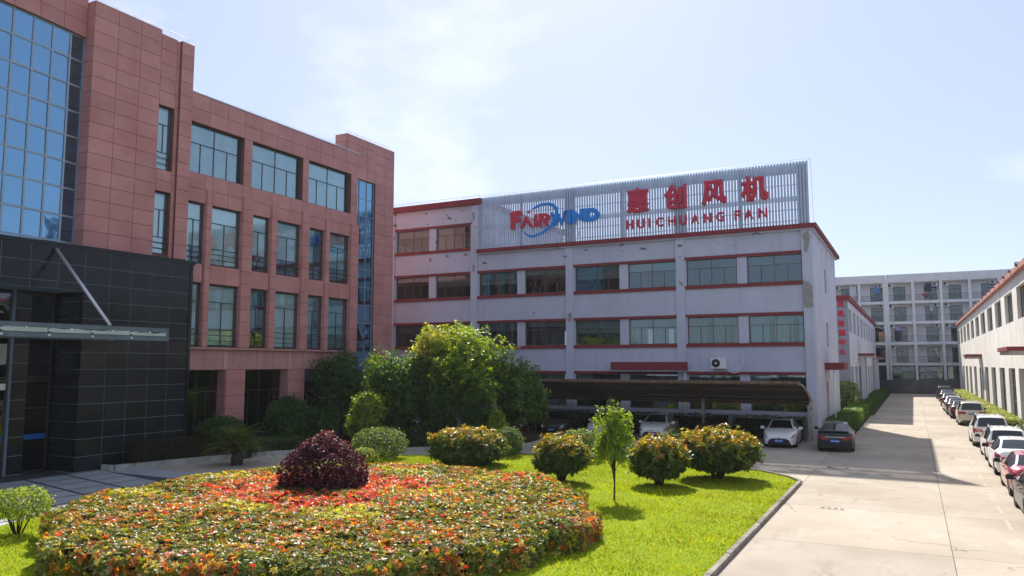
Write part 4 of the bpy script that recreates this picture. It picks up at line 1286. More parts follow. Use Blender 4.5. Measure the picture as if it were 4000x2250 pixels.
def car(name, label, cat, kind, pm_, x, y, heading, sc=(1, 1, 1), group=None, plate=None, tailw=.36, trim=None, rails=False, sunroof=False, lip=False, mirror=None, face=1, lamp='tail'):
    """heading: degrees, 0 = nose towards +Y. Parts are built in the car's own frame."""
    c = CAR[kind]
    root = bpy.data.objects.new(name, None)
    COL.objects.link(root)
    root.location = (x, y, 0)
    root.rotation_euler = (0, 0, R(heading))
    root.scale = sc
    tag(root, label, cat, group)
    r = c['r']
    zw = r
    rear, front = c['top'][0][0], c['top'][-1][0]
    ys = set(p[0] for p in c['top'])
    ra = r * 1.13
    for w in (-c['wb'], c['wb']):
        for q in (-1, -.94, -.8, -.5, 0, .5, .8, .94, 1):
            ys.add(round(w + q * ra, 3))
    for e in (c['ws'][0], c['ws'][1], c['rw'][0], c['rw'][1], c['side'][0], c['side'][1], c['bp'] - .04, c['bp'] + .04):
        ys.add(e)
    ys = sorted(ys)
    yy = [ys[0]]
    for q in ys[1:]:
        if q - yy[-1] > .016:
            yy.append(q)
    ys = yy
    def section(q):
        zt, zb_, wm, wt = (interp(c[k], q) for k in ('top', 'belt', 'wm', 'wt'))
        zb_ = min(zb_, zt - .03)
        zl = .20
        arch = 0
        for w in (-c['wb'], c['wb']):
            d = abs(q - w)
            if d <= ra + 1e-6:
                arch = max(arch, zw + math.sqrt(max(0, ra * ra - d * d)) - .01)
        z1 = max(zl, arch)
        z2 = max(zl + .10, arch + .005)
        z3 = max(.55, arch + .02)
        z4 = max(min(.80, zb_ - .07), arch + .04)
        z4 = min(z4, zb_ - .015)
        z3 = min(z3, z4 - .01)
        gh = zt - zb_
        dr = .045 if gh > .15 else .02
        P = [(0, zl + .02 if not arch else z1), (max(.2, wm - .26), z1), (wm - .035, z1), (wm - .012, z2), (wm, z3), (wm - .008, z4), (wm - .055, zb_), (min(wt, wm - .08), zt - dr), (min(wt, wm - .08) - .075, zt - dr * .45), (wt * .5, zt - .008), (0, zt)]
        return P
    secs = [section(q) for q in ys]
    npt = len(secs[0])
    def pt(i, j, s):
        return (s * secs[i][j][0], ys[i], secs[i][j][1])
    groups = {}
    def face(key, q, flip):
        g = groups.setdefault(key, MB())
        g.add(q[::-1] if flip else q, [(0, 1, 2, 3)])
    for i in range(len(ys) - 1):
        ym = (ys[i] + ys[i + 1]) / 2
        for j in range(npt - 1):
            key = 'body'
            if j <= 1:
                key = 'underbody'
            elif j == 2 and trim:
                key = 'underbody'
            gh = (secs[i][7][1] - secs[i][6][1] + secs[i + 1][7][1] - secs[i + 1][6][1]) / 2
            if j >= 8:
                if c['ws'][0] < ym < c['ws'][1]:
                    key = 'windscreen'
                elif c['rw'][0] < ym < c['rw'][1]:
                    key = 'rear_window'
            if j == 6 and c['side'][0] < ym < c['side'][1] and gh > .13 and abs(ym - c['bp']) > .041:
                key = 'side_window_L' if ym < c['bp'] else 'side_window_F'
            for s in (1, -1):
                k2 = key
                if key.startswith('side'):
                    k2 = key + ('r' if s > 0 else 'l')
                face(k2, [pt(i, j, s), pt(i + 1, j, s), pt(i + 1, j + 1, s), pt(i, j + 1, s)], s < 0)
    for i, fl in ((0, True), (len(ys) - 1, False)):
        for j in range(npt - 1):
            q = [pt(i, j, -1), pt(i, j, 1), pt(i, j + 1, 1), pt(i, j + 1, -1)]
            g = groups.setdefault('underbody' if secs[i][j + 1][1] < .31 else 'body', MB())
            g.add(q[::-1] if not fl else q, [(0, 1, 2, 3)])
    def put(nm, me, parent=root, loc=(0, 0, 0), rot=None):
        o = bpy.data.objects.new(nm, me)
        COL.objects.link(o)
        o.parent = parent
        o.location = loc
        if rot:
            o.rotation_euler = rot
        return o
    import bmesh
    for key, g in groups.items():
        nm = 'side_window' if key.startswith('side') else key
        mt = M['carglass'] if 'wind' in key else (M['carblack'] if key == 'underbody' else pm_)
        me = mesh(nm, g.v, g.f, mt, True)
        bm = bmesh.new()
        bm.from_mesh(me)
        bmesh.ops.remove_doubles(bm, verts=bm.verts, dist=.0015)
        bmesh.ops.recalc_face_normals(bm, faces=bm.faces)
        for e in bm.edges:
            if len(e.link_faces) == 2 and e.calc_face_angle(0) > R(38):
                e.smooth = False
        bm.to_mesh(me)
        bm.free()
        put(nm, me)
    # wheels
    ty, rm_ = wheel_meshes(r)
    for sx_ in (-1, 1):
        for w in (-c['wb'], c['wb']):
            t = put('wheel', ty, root, (sx_ * (c['W'] / 2 - .13), w, zw))
            put('rim', rm_, t)
    def bxm(nm, mt, x0, x1, y0, y1, z0, z1, parent=root):
        k = mesh(nm, bxv(x0, x1, y0, y1, z0, z1), BOXF, mt)
        return put(nm, k, parent)
    def patch(nm, mt, y0, y1, j0, j1, off=.008):
        """lamp lens following the bodywork: section parameter j0..j1 between stations y0..y1"""
        for s in (-1, 1):
            n, m2 = 7, 4
            v = []
            for layer in (off, -.02):
                for a in range(n + 1):
                    q = y0 + (y1 - y0) * a / n
                    sec = section(q)
                    for b in range(m2 + 1):
                        jj = j0 + (j1 - j0) * b / m2
                        j = min(int(jj), npt - 2)
                        f_ = jj - j
                        px = sec[j][0] * (1 - f_) + sec[j + 1][0] * f_
                        pz = sec[j][1] * (1 - f_) + sec[j + 1][1] * f_
                        dy = layer if y0 > 0 else -layer
                        v.append((s * (px + layer), q + dy * .6, pz + layer * .4))
            f = []
            st = m2 + 1
            NN = (n + 1) * st
            for a in range(n):
                for b in range(m2):
                    f += [(a * st + b, (a + 1) * st + b, (a + 1) * st + b + 1, a * st + b + 1)]
            for a in range(n):
                for b in (0, m2):
                    f += [(a * st + b, (a + 1) * st + b, NN + (a + 1) * st + b, NN + a * st + b)]
            for b in range(m2):
                for a in (0, n):
                    f += [(a * st + b, a * st + b + 1, NN + a * st + b + 1, NN + a * st + b)]
            me = mesh(nm, v, f, mt, False)
            bm = bmesh.new(); bm.from_mesh(me); bmesh.ops.recalc_face_normals(bm, faces=bm.faces); bm.to_mesh(me); bm.free()
            put(nm, me)
    suv = kind == 'suv'
    nz = c['nose']
    patch('headlight', M['headlamp'], front - .52, front - .03, 5.05, 6.0)
    zr = c['cap_r']
    patch('taillight', M[lamp], rear + .02, rear + .50, 4.6 if not suv else 4.8, 5.92)
    for s in (-1, 1):
        w0 = interp(c['wm'], rear) - .04
        bxm('tail_lens', M[lamp], s * w0 if s < 0 else w0 - tailw, -w0 + tailw if s < 0 else w0, rear - .012, rear + .03, zr - .16, zr + .01)
    # front face
    hw_ = .62
    gr = MB()
    gr.prism([(-.58, .30), (.58, .30), (.52, .46), (.34, .52), (-.34, .52), (-.52, .46)], 'y', front - .02, front + .008)
    gm = mesh('grille', gr.v, gr.f, M['carblack'])
    put('grille', gm)
    bxm('grille_bar', M['chrome'], -.5, .5, front - .01, front + .018, nz - .01, nz + .012)
    bxm('badge', M['chrome'], -.05, .05, front, front + .026, nz - .035, nz + .04)
    def plate_at(yp, zp, sgn):
        pl = bxm('number_plate', M['plate'], -.22, .22, yp - .01, yp + .01, zp - .07, zp + .07)
        if plate:
            m, cc = textmesh(plate, -.19, .19, -.045, .045, -.004, .004, M['platechar'], .015)
            put('plate_text', m, pl, (0, yp + sgn * .014, zp), (0, 0, math.pi if sgn > 0 else 0))
    plate_at(front + .02, .40, 1)
    plate_at(rear - .02, zr - .22 if not suv else zr - .12, -1)
    bxm('rear_bumper_trim', M['carblack'], -.62, .62, rear - .014, rear + .05, .24, .38)
    bxm('trim_strip', M['chrome'], -.45, .45, rear - .016, rear + .02, zr - .03, zr - .005)
    for s in (-1, 1):
        z0 = 1.0 if suv else .93
        mb = MB().box(s * (c['W'] / 2 - .05), s * (c['W'] / 2 + .08), .72, .76, z0, z0 + .05)
        mb.prism([(s * (c['W'] / 2 + .02), z0 - .01), (s * (c['W'] / 2 + .22), z0 + .0), (s * (c['W'] / 2 + .24), z0 + .10), (s * (c['W'] / 2 + .17), z0 + .16), (s * (c['W'] / 2 + .04), z0 + .15)], 'y', .66, .80)
        me = mesh('mirror', mb.v, mb.f, mirror or M['carblack'])
        put('mirror', me)
        bxm('door_handle', M['chrome'] if suv else pm_, s * (c['W'] / 2 - .012), s * (c['W'] / 2 + .02), -.62, -.44, .82, .85)
        bxm('door_handle', M['chrome'] if suv else pm_, s * (c['W'] / 2 - .012), s * (c['W'] / 2 + .02), .22 - .1, .22 + .08, .82, .85)
        if rails:
            mb = MB().tube([(s * .60, -1.6, 1.66), (s * .62, -1.4, 1.74), (s * .62, .1, 1.74), (s * .60, .3, 1.66)], .022, 6)
            put('roof_rail', mesh('roof_rail', mb.v, mb.f, M['chrome']))
    if sunroof:
        bxm('sunroof', M['carglass'], -.42, .42, -.35, .2, 1.44, 1.472)
    if lip:
        bxm('spoiler', M['carblack'], -.66, .66, rear + .02, rear + .16, 1.06, 1.10)
    return root

PW = paint('white', (.74, .75, .76))
PW2 = paint('pearl', (.70, .69, .66))
PR = paint('red', (.42, .012, .035))
PK = paint('black', (.010, .012, .014))
PG = paint('gunmetal', (.055, .06, .068), .4)
PBG = paint('champagne', (.55, .49, .40), .3)
PT = paint('dark_teal', (.005, .014, .018))
PM = paint('maroon', (.07, .012, .02), .2)
PS = paint('grey_brown', (.09, .085, .08), .4)
G1, G2 = 'cars parked under the carport', 'cars parked along the warehouse'
car('parked_car', 'white sedan with dark sunroof at the right end of the carport', 'car', 'sedan', PW, -6.85, 46.75, 183, group=G1, plate='浙D·X9971', sunroof=True, mirror=PW)
car('parked_car', 'dark maroon car in deep carport shade behind the big bush', 'car', 'hatch', PM, -10.6, 47.6, 181, group=G1, plate='浙D·L5K20')
car('parked_car', 'white hatchback in the middle of the carport', 'car', 'hatch', PW, -14.35, 47.55, 184, group=G1, plate='浙D·W1J53', mirror=PW)
car('parked_car', 'white sedan partly hidden behind the thin young tree', 'car', 'sedan', PW2, -17.75, 47.6, 183, group=G1, plate='浙D·6F812', mirror=PW2)
car('parked_car', 'dark grey sedan at the left of the carport', 'car', 'sedan', PS, -20.95, 47.65, 183, group=G1, plate='浙D·E5Z57')
car('parked_car', 'dark red car half hidden by trees at the left carport end', 'car', 'hatch', PM, -23.7, 47.3, 182, group=G1, plate='浙D·73Q16')
car('parked_car', 'dark teal sedan seen from behind beside the carport end post', 'car', 'sedan', PT, -3.95, 46.15, 3, (1.03, 1.03, 1), plate='浙A·0B60B', lip=True)
RX = 3.62
car('parked_car', 'gunmetal sedan cut by the right edge, nearest of the row', 'car', 'sedan', PG, RX - .02, 28.55, 0, (1.04, 1.06, 1.03), G2)
car('parked_car', 'red sedan in the row of cars along the warehouse', 'car', 'sedan', PR, RX + .02, 33.75, 0, (1, 1, 1), G2)
car('parked_car', 'white sedan parked just beyond the red one', 'car', 'sedan', PW, RX + .06, 39.65, 0, (1.02, 1.02, 1.02), G2)
car('parked_car', 'white crossover with dark mirrors beyond the white sedan', 'car', 'suv', PW, RX + .12, 45.05, 0, (.98, .97, .93), G2, rails=True)
car('parked_car', 'larger white off-roader with roof rails and dark rear window', 'car', 'suv', PW2, RX + .04, 52.4, 0, (1.0, 1.02, 1.02), G2, rails=True, trim=True)
car('parked_car', 'champagne off-roader with blue number plate, high rear', 'car', 'suv', PBG, RX + .06, 69.2, 0, (1, 1.02, 1.05), G2, plate='浙D·8R1C3')
car('parked_car', 'black car hidden right behind the champagne off-roader', 'car', 'sedan', PK, RX - .2, 76.8, 0, (1, 1, 1.02), G2)
car('parked_car', 'black car before the small white one far along the row', 'car', 'sedan', PK, RX - .3, 82.0, 0, (1, 1, 1.03), G2)
car('parked_car', 'white sedan far along the row between dark cars', 'car', 'sedan', PW, RX - .35, 88.0, 0, (1, 1, 1), G2)
car('parked_car', 'dark sedan beyond the far white sedan', 'car', 'sedan', PG, RX - .3, 97.5, 0, (1, 1, 1), G2)
car('parked_car', 'dark sedan second from the far end of the row', 'car', 'sedan', PK, RX - .2, 108.6, 0, (1, 1, 1), G2)
car('parked_car', 'black off-roader at the far end of the row', 'car', 'suv', PK, RX - .25, 117.2, 0, (1, 1, 1), G2, rails=True)

# ================================================================== PLANTS
def leafmesh(name, P, N, size, col, mat, parent, aspect=.45, fold=.3, loc=None, kind=None, T=None):
    """one mesh of folded leaves: two triangles each, with a colour per leaf"""
    n = len(P)
    if loc is None:
        loc = wloc(parent)
    P = P - np.array(loc)
    N = N / np.linalg.norm(N, axis=1, keepdims=True)
    r = RNG.normal(size=(n, 3)) if T is None else T
    T = r - N * np.sum(r * N, 1, keepdims=True)
    T /= np.linalg.norm(T, axis=1, keepdims=True)
    Bv = np.cross(N, T)
    s = np.asarray(size).reshape(-1, 1) * np.ones((n, 1))
    V = np.empty((n, 4, 3), np.float32)
    V[:, 0] = P - T * s * .5
    V[:, 1] = P + Bv * s * aspect * .5 + N * s * fold * .25
    V[:, 2] = P + T * s * .5
    V[:, 3] = P - Bv * s * aspect * .5 + N * s * fold * .25
    m = bpy.data.meshes.new(name)
    m.vertices.add(4 * n)
    m.vertices.foreach_set('co', V.ravel())
    b = (np.arange(n) * 4)[:, None]
    idx = np.concatenate([b + [0, 2, 1], b + [0, 3, 2]], 1).astype(np.int32).ravel()
    m.loops.add(6 * n)
    m.loops.foreach_set('vertex_index', idx)
    m.polygons.add(2 * n)
    m.polygons.foreach_set('loop_start', np.arange(0, 6 * n, 3, dtype=np.int32))
    at = m.attributes.new('col', 'FLOAT_COLOR', 'POINT')
    C = np.ones((n, 4, 4), np.float32)
    C[:, :, :3] = np.clip(col, 0, 1)[:, None, :]
    at.data.foreach_set('color', C.ravel())
    m.materials.append(mat)
    m.update(calc_edges=True)
    o = link(name, m, parent, loc)
    if kind:
        o['kind'] = kind
    return o

def rosettes(Cn, U, k, reach, spread=.75):
    """k leaves round each sprig centre Cn with axis U: returns leaf centres, normals, axes"""
    m = len(Cn)
    U = U / np.linalg.norm(U, axis=1, keepdims=True)
    a = RNG.normal(size=(m, 3))
    A = a - U * np.sum(a * U, 1, keepdims=True)
    A /= np.linalg.norm(A, axis=1, keepdims=True)
    Bq = np.cross(U, A)
    ph = (np.arange(k)[None, :] * 2.399 + RNG.uniform(0, 6.28, (m, 1)) + RNG.normal(size=(m, k)) * .25)[..., None]
    D = A[:, None, :] * np.cos(ph) + Bq[:, None, :] * np.sin(ph)
    lift = RNG.uniform(.1, 1.0, (m, k, 1)) * spread
    T = D + U[:, None, :] * lift
    T /= np.linalg.norm(T, axis=2, keepdims=True)
    P = Cn[:, None, :] + T * reach * RNG.uniform(.75, 1.15, (m, k, 1))
    N = U[:, None, :] - D * lift * .8 + RNG.normal(size=(m, k, 3)) * .22
    return P.reshape(-1, 3), N.reshape(-1, 3), T.reshape(-1, 3)

def pal(n, cols, w=None, jit=.22):
    cols = np.array(cols, float)
    w = np.ones(len(cols)) if w is None else np.array(w, float)
    k = RNG.choice(len(cols), n, p=w / w.sum())
    return cols[k] * (1 + RNG.uniform(-jit, jit, (n, 1))) * (1 + RNG.uniform(-.08, .08, (n, 3)))

def vnoise(p, f=1.0, seed=0):
    """cheap smooth 3-D value noise from a few sines"""
    x, y, z = (p[:, 0] * f, p[:, 1] * f, p[:, 2] * f)
    s = seed * 1.7
    return (np.sin(x * 1.9 + 1.3 * np.sin(y * 1.1 + s) + s) + np.sin(y * 2.3 + 1.1 * np.sin(z * 1.7 - s) + 2 * s) + np.sin(z * 2.1 + 1.2 * np.sin(x * 1.3 + s) - s)) / 3

def sphere(n):
    v = RNG.normal(size=(n, 3))
    return v / np.linalg.norm(v, axis=1, keepdims=True)

def tree(name, label, cat, x, y, ztop, zbot, rx, ry=None, n=16000, leaf=.10, cols=None, w=None, group=None, clumps=26, csize=.36, trunk=.10, seed=1, ground=.1, topcols=None, stems=1, mat='leaf', upbias=.5, fill=.35):
    ry = ry or rx
    n = n // 4
    root = thing(name, label, cat, (x, y, ground), group)
    zc, rz = (ztop + zbot) / 2, (ztop - zbot) / 2
    rg = random.Random(seed * 31 + 5)
    cen = []
    for k in range(clumps):
        while True:
            d = Vector((rg.gauss(0, 1), rg.gauss(0, 1), rg.gauss(0, 1))).normalized()
            rr = rg.uniform(.45, .82) if k > clumps * .2 else rg.uniform(.1, .5)
            if d.z > -.75:
                break
        cen.append((x + d.x * rx * rr, y + d.y * ry * rr, zc + d.z * rz * rr, rg.uniform(.75, 1.25)))
    cen = np.array(cen)
    k = RNG.integers(0, clumps, n)
    d = sphere(n)
    rad = RNG.uniform(0, 1, n) ** (fill) * (1 + .35 * vnoise(d * 3 + cen[k, :3], 1.5, seed))
    P = cen[k, :3] + d * rad[:, None] * (np.array([rx, ry, rz]) * csize) * cen[k, 3:4]
    P[:, 2] = np.maximum(P[:, 2], ground + .15)
    N = d * .8 + np.array([0, 0, upbias]) + RNG.normal(size=(n, 3)) * .55
    C = pal(n, cols, w)
    if topcols is not None:
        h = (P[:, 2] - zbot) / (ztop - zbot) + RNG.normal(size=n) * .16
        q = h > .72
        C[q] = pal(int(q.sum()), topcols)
    P, N, T = rosettes(P, N, 4, leaf * .55)
    C = np.repeat(C, 4, 0) * (1 + RNG.uniform(-.2, .2, (len(P), 1)))
    leafmesh('crown', P, N, RNG.uniform(.7, 1.3, len(P)) * leaf * 1.05, C, M[mat], root, T=T)
    tb_ = MB()
    top = Vector((x, y, zc + rz * .3))
    for s in range(stems):
        bx_, by_ = (x, y) if stems == 1 else (x + rg.uniform(-.25, .25) * rx * .5, y + rg.uniform(-.25, .25) * ry * .5)
        pts = [(bx_, by_, ground - .1), (bx_ + rg.uniform(-.05, .05) * rx, by_ + rg.uniform(-.05, .05) * rx, (ground + zbot) / 2 + .2), (x + rg.uniform(-.15, .15) * rx, y + rg.uniform(-.1, .1) * rx, zc), (x + rg.uniform(-.1, .1), y + rg.uniform(-.1, .1), zc + rz * .6)]
        tb_.tube(pts, [trunk, trunk * .8, trunk * .5, trunk * .15], 7)
    for c in cen[::2]:
        zs = max(ground + .15, zbot - .1) + rg.uniform(0, .5) * (c[2] - zbot)
        a = Vector((x, y, zs))
        e = Vector(c[:3])
        mid = a.lerp(e, .55) + Vector((rg.uniform(-.1, .1), rg.uniform(-.1, .1), .08)) * rx
        tb_.tube([a, mid, e], [trunk * .42, trunk * .28, trunk * .1], 5)
    tb_.build('trunk', M['bark'], root, smooth=True)
    return root

def shrub(name, label, cat, x, y, z0, ztop, rx, ry, n, leaf, cols, w=None, topcols=None, toplim=.75, group=None, ground=.07, seed=1, mat='leaf_gloss', stem=.05, stems=4, lump=.12, cone=0.0, depth=.34, ros=5):
    """clipped or rounded shrub: leaves in an uneven skin over branching stems"""
    root = thing(name, label, cat, (x, y, ground), group)
    n = n // ros
    zc, rz = z0 + (ztop - z0) * .45, (ztop - z0)
    d = sphere(n)
    up = d[:, 2] > 0
    hz = np.where(up, ztop - zc, zc - z0)
    wid = 1 - cone * np.clip(d[:, 2], 0, 1)
    sup = np.sign(d) * np.abs(d) ** .88
    lumpy = 1 + lump * vnoise(d * 2.4 + x, 1.6, seed) + lump * .6 * vnoise(d * 5.5 + y, 1.4, seed + 3)
    rad = (1 - depth * RNG.uniform(0, 1, n) ** 1.8) * lumpy
    P = np.stack([x + sup[:, 0] * rx * rad * wid, y + sup[:, 1] * ry * rad * wid, zc + sup[:, 2] * hz * rad], 1)
    sp = RNG.uniform(size=n) < .10
    P[sp] += (d[sp] * .7 + np.array([0, 0, .5])) * RNG.uniform(.02, .14, (sp.sum(), 1)) * (leaf / .12)
    P[:, 2] = np.maximum(P[:, 2], ground + .05)
    N = d * .7 + np.array([0, 0, .55]) + RNG.normal(size=(n, 3)) * .5
    C = pal(n, cols, w)
    if topcols is not None:
        h = (P[:, 2] - z0) / (ztop - z0) + .22 * (rad - .9) * 3 + RNG.normal(size=n) * .12
        q = h > toplim
        C[q] = pal(int(q.sum()), topcols)
    P, N, T = rosettes(P, N, ros, leaf * .5)
    C = np.repeat(C, ros, 0) * (1 + RNG.uniform(-.2, .2, (len(P), 1)))
    leafmesh('foliage', P, N, RNG.uniform(.7, 1.3, len(P)) * leaf, C, M[mat], root, T=T)
    rg = random.Random(seed)
    tb_ = MB()
    for s in range(stems):
        a = 2 * math.pi * s / stems + rg.uniform(-.4, .4)
        b0 = Vector((x + .06 * math.cos(a), y + .06 * math.sin(a), ground - .05))
        e = Vector((x + rx * .62 * math.cos(a), y + ry * .62 * math.sin(a), zc + (ztop - zc) * rg.uniform(.1, .5)))
        mid = b0.lerp(e, .5) + Vector((0, 0, .06))
        tb_.tube([b0, mid, e], [stem, stem * .7, stem * .25], 6)
        for q in range(2):
            e2 = e + Vector((rg.uniform(-.4, .4) * rx, rg.uniform(-.4, .4) * ry, rg.uniform(0, .4) * rz * .5))
            tb_.tube([mid, e2], [stem * .5, stem * .15], 5)
    tb_.build('stems', M['bark'], root, smooth=True)
    return root

def hedge(name, label, x0, x1, y0, y1, z0, z1, n, leaf, cols, w=None, seed=1, mat='leaf', group=None):
    root = thing(name, label, 'hedge', ((x0 + x1) / 2, (y0 + y1) / 2, z0), group)
    A = np.array([(x1 - x0) * (y1 - y0), (y1 - y0) * (z1 - z0), (y1 - y0) * (z1 - z0), (x1 - x0) * (z1 - z0), (x1 - x0) * (z1 - z0)])
    k = RNG.choice(5, n, p=A / A.sum())
    u, v = RNG.uniform(size=n), RNG.uniform(size=n)
    P = np.empty((n, 3))
    NN = np.array([(0, 0, 1), (1, 0, 0), (-1, 0, 0), (0, 1, 0), (0, -1, 0)], float)[k]
    P[:, 0] = np.where(k == 1, x1, np.where(k == 2, x0, x0 + u * (x1 - x0)))
    P[:, 1] = np.where(k == 3, y1, np.where(k == 4, y0, np.where(k == 0, y0 + v * (y1 - y0), np.where(k < 3, y0 + u * (y1 - y0), 0))))
    P[:, 2] = np.where(k == 0, z1, z0 + v * (z1 - z0))
    P += NN * (.10 * vnoise(P, 1.3, seed) + .05 * vnoise(P, 4.1, seed + 2))[:, None] - NN * RNG.uniform(0, .22, (n, 1)) ** 1.3
    N = NN * .7 + np.array([0, 0, .5]) + RNG.normal(size=(n, 3)) * .5
    leafmesh('foliage', P, N, RNG.uniform(.7, 1.3, n) * leaf, pal(n, cols, w), M[mat], root)
    MB().box(x0 + .2, x1 - .2, y0 + .2, y1 - .2, z0 - .1, z1 - .22).build('blocking_core', M['core_dark'], root)  # solid dark core added to block light through the leaves
    return root

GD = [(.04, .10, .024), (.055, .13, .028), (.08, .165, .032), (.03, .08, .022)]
GM = [(.07, .15, .02), (.11, .20, .025), (.05, .11, .02), (.15, .24, .03)]
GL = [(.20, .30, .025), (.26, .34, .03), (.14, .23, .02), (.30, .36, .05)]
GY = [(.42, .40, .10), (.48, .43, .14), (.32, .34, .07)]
PH = [(.06, .11, .02), (.09, .15, .02), (.14, .18, .03), (.045, .085, .02)]
PHT = [(.32, .29, .03), (.26, .27, .03), (.38, .29, .05), (.20, .23, .02), (.36, .20, .04), (.17, .20, .03)]

# ------------------------------------------------------------------ round flower bed of clipped red-tipped hedge
BX, BY, BR = -15.0, 17.75, 7.35
def bedwarp(x, y):
    """round bed, very slightly oval"""
    dx, dy = x - BX, y - BY
    e = (-.64 * dx + .77 * dy) * .035
    return x - .64 * e, y + .77 * e
bed = thing('hedge_bed', 'big round clipped bed of glossy red, brown and green leaves on the lawn', 'flower bed', (BX, BY, 0))
def bedz(x, y):
    q = np.stack([x, y, 0 * x], 1)
    rr = np.hypot(x - BX, y - BY)
    return .72 + .10 * (1 - (rr / BR) ** 2) + .07 * vnoise(q, .8, 4) + .05 * vnoise(q, 2.2, 7) + .04 * vnoise(q, 5, 2)
n = 20000
th = RNG.uniform(0, 2 * np.pi, n)
rr = BR * np.sqrt(RNG.uniform(0, 1, n))
edge = 1 + .022 * np.sin(th * 7 + 1) + .02 * np.sin(th * 13) + .012 * np.sin(th * 29 + 2)
px, py = BX + rr * edge * np.cos(th), BY + rr * edge * np.sin(th)
px, py = bedwarp(px, py)
tz = bedz(px, py) - np.clip((rr / BR - .93) / .07, 0, 1) ** 2 * .16
Pt = np.stack([px, py, tz - RNG.exponential(.045, n) + .03], 1)
Nt = np.array([0, 0, 1.0]) + RNG.normal(size=(n, 3)) * .28 + np.stack([np.cos(th), np.sin(th), 0 * th], 1) * np.clip((rr / BR - .9) * 6, 0, .8)[:, None]
ns = 6000
ts = RNG.uniform(0, 2 * np.pi, ns)
es = 1 + .022 * np.sin(ts * 7 + 1) + .02 * np.sin(ts * 13) + .012 * np.sin(ts * 29 + 2)
rs = BR * es - RNG.uniform(0, .3, ns) ** 1.2 + .06 * np.sin(ts * 40)
sx_, sy_ = bedwarp(BX + rs * np.cos(ts), BY + rs * np.sin(ts))
Ps = np.stack([sx_, sy_, RNG.uniform(.10, .70, ns)], 1)
Ns = np.stack([np.cos(ts), np.sin(ts), .35 + 0 * ts], 1) + RNG.normal(size=(ns, 3)) * .4
SP = np.concatenate([Pt, Ps])
P, N, T = rosettes(SP, np.concatenate([Nt, Ns]), 7, .056)
K7 = np.repeat(np.arange(len(SP)), 7)
q2 = np.stack([SP[:, 0], SP[:, 1], 0 * SP[:, 0]], 1)
m_ = len(SP)
warm = vnoise(q2, .55, 12) * .6 + vnoise(q2 + 5, 1.9, 2) * .5 + RNG.normal(size=m_) * .55
SC = np.where((warm > .16)[:, None], pal(m_, [(.34, .17, .06), (.42, .13, .03), (.54, .18, .02), (.56, .06, .04), (.44, .32, .06), (.44, .38, .22)], [3, 2.2, 1.5, 1.3, .8, 2.2]), pal(m_, [(.10, .15, .02), (.15, .20, .025), (.22, .25, .06), (.07, .11, .02), (.30, .30, .10), (.20, .14, .04)], [3, 3, 2, 2, 1.3, 1.5]))
rc = np.hypot(SP[:, 0] - BX + 1.3, SP[:, 1] - BY - .8)
redn = 1.0 - np.abs(rc - 2.3) / 1.7 + .6 * vnoise(q2, .9, 3)
k = RNG.uniform(size=m_) < np.clip((redn - .22) / .8, 0, .62)
SC[k] = pal(int(k.sum()), [(.52, .07, .065), (.60, .12, .10), (.44, .05, .045), (.54, .16, .10)])
yel = vnoise(q2 + 3.3, .75, 9) - .35 * (np.abs(rc - 3.9) / 1.5)
k = (yel > .28) & (RNG.uniform(size=m_) < .65) & (rc > 2.2) & (rc < 6.2)
SC[k] = pal(int(k.sum()), [(.40, .42, .06), (.45, .45, .10), (.28, .36, .05)])
C = SC[K7] * 1.15 * (1 + RNG.uniform(-.25, .25, (len(P), 1)))
big = RNG.uniform(.65, 1.3, len(P)) * .108
leafmesh('foliage', P, N, big, C, M['leaf_gloss'], bed, aspect=.46, kind='stuff', T=T)
cm = MB()
nn = 72
vs = [(BX, BY, .60)] + [(BX + r_ * BR * math.cos(2 * math.pi * k / nn), BY + r_ * BR * math.sin(2 * math.pi * k / nn), z_) for r_, z_ in ((.6, .58), (.93, .5), (.955, .0)) for k in range(nn)]
fs = [(0, 1 + k, 1 + (k + 1) % nn) for k in range(nn)]
for a in range(2):
    for k in range(nn):
        fs.append((1 + a * nn + k, 1 + (a + 1) * nn + k, 1 + (a + 1) * nn + (k + 1) % nn, 1 + a * nn + (k + 1) % nn))
cm.add(vs, fs).build('blocking_core', M['core_dark'], bed)  # solid dark core added to block views through the leaves to the ground
# burgundy dome in its middle
bd = shrub('burgundy_shrub', 'dark burgundy dome-shaped shrub rising from the round bed', 'shrub', -16.4, 18.75, .35, 2.42, 1.32, 1.32, 36000, .07, [(.052, .010, .022), (.075, .013, .028), (.035, .009, .017), (.10, .02, .035)], topcols=[(.22, .035, .04), (.16, .03, .045), (.24, .07, .04)], toplim=1.02, ground=.1, seed=5, mat='leaf_dark', stem=.06, lump=.07, cone=.5, depth=.4)

# ------------------------------------------------------------------ lawn grass
n = 210000
gx, gy = RNG.uniform(-25.3, -4.1, n), RNG.uniform(5, 35.2, n)
dist = np.hypot(gx, gy)
ok = inside(LAWN, gx, gy) & (np.hypot(gx - BX, gy - BY) > BR - .4)
gx, gy = gx[ok], gy[ok]
n = len(gx)
q = np.stack([gx, gy, 0 * gx], 1)
hgt = .055 * (1 + .5 * vnoise(q, .8, 1)) * RNG.uniform(.6, 1.5, n)
tall = RNG.uniform(size=n) < .03 + .10 * np.clip(vnoise(q, 1.1, 5), 0, 1)
hgt[tall] *= RNG.uniform(1.6, 3.2, tall.sum())
an = RNG.uniform(0, 2 * np.pi, n)
ln = RNG.normal(size=(n, 2)) * hgt[:, None] * .55
wd = RNG.uniform(.010, .022, n)
V = np.empty((n, 3, 3), np.float32)
V[:, 0] = np.stack([gx - np.cos(an) * wd, gy - np.sin(an) * wd, 0 * gx + .06], 1)
V[:, 1] = np.stack([gx + np.cos(an) * wd, gy + np.sin(an) * wd, 0 * gx + .06], 1)
V[:, 2] = np.stack([gx + ln[:, 0], gy + ln[:, 1], .07 + hgt], 1)
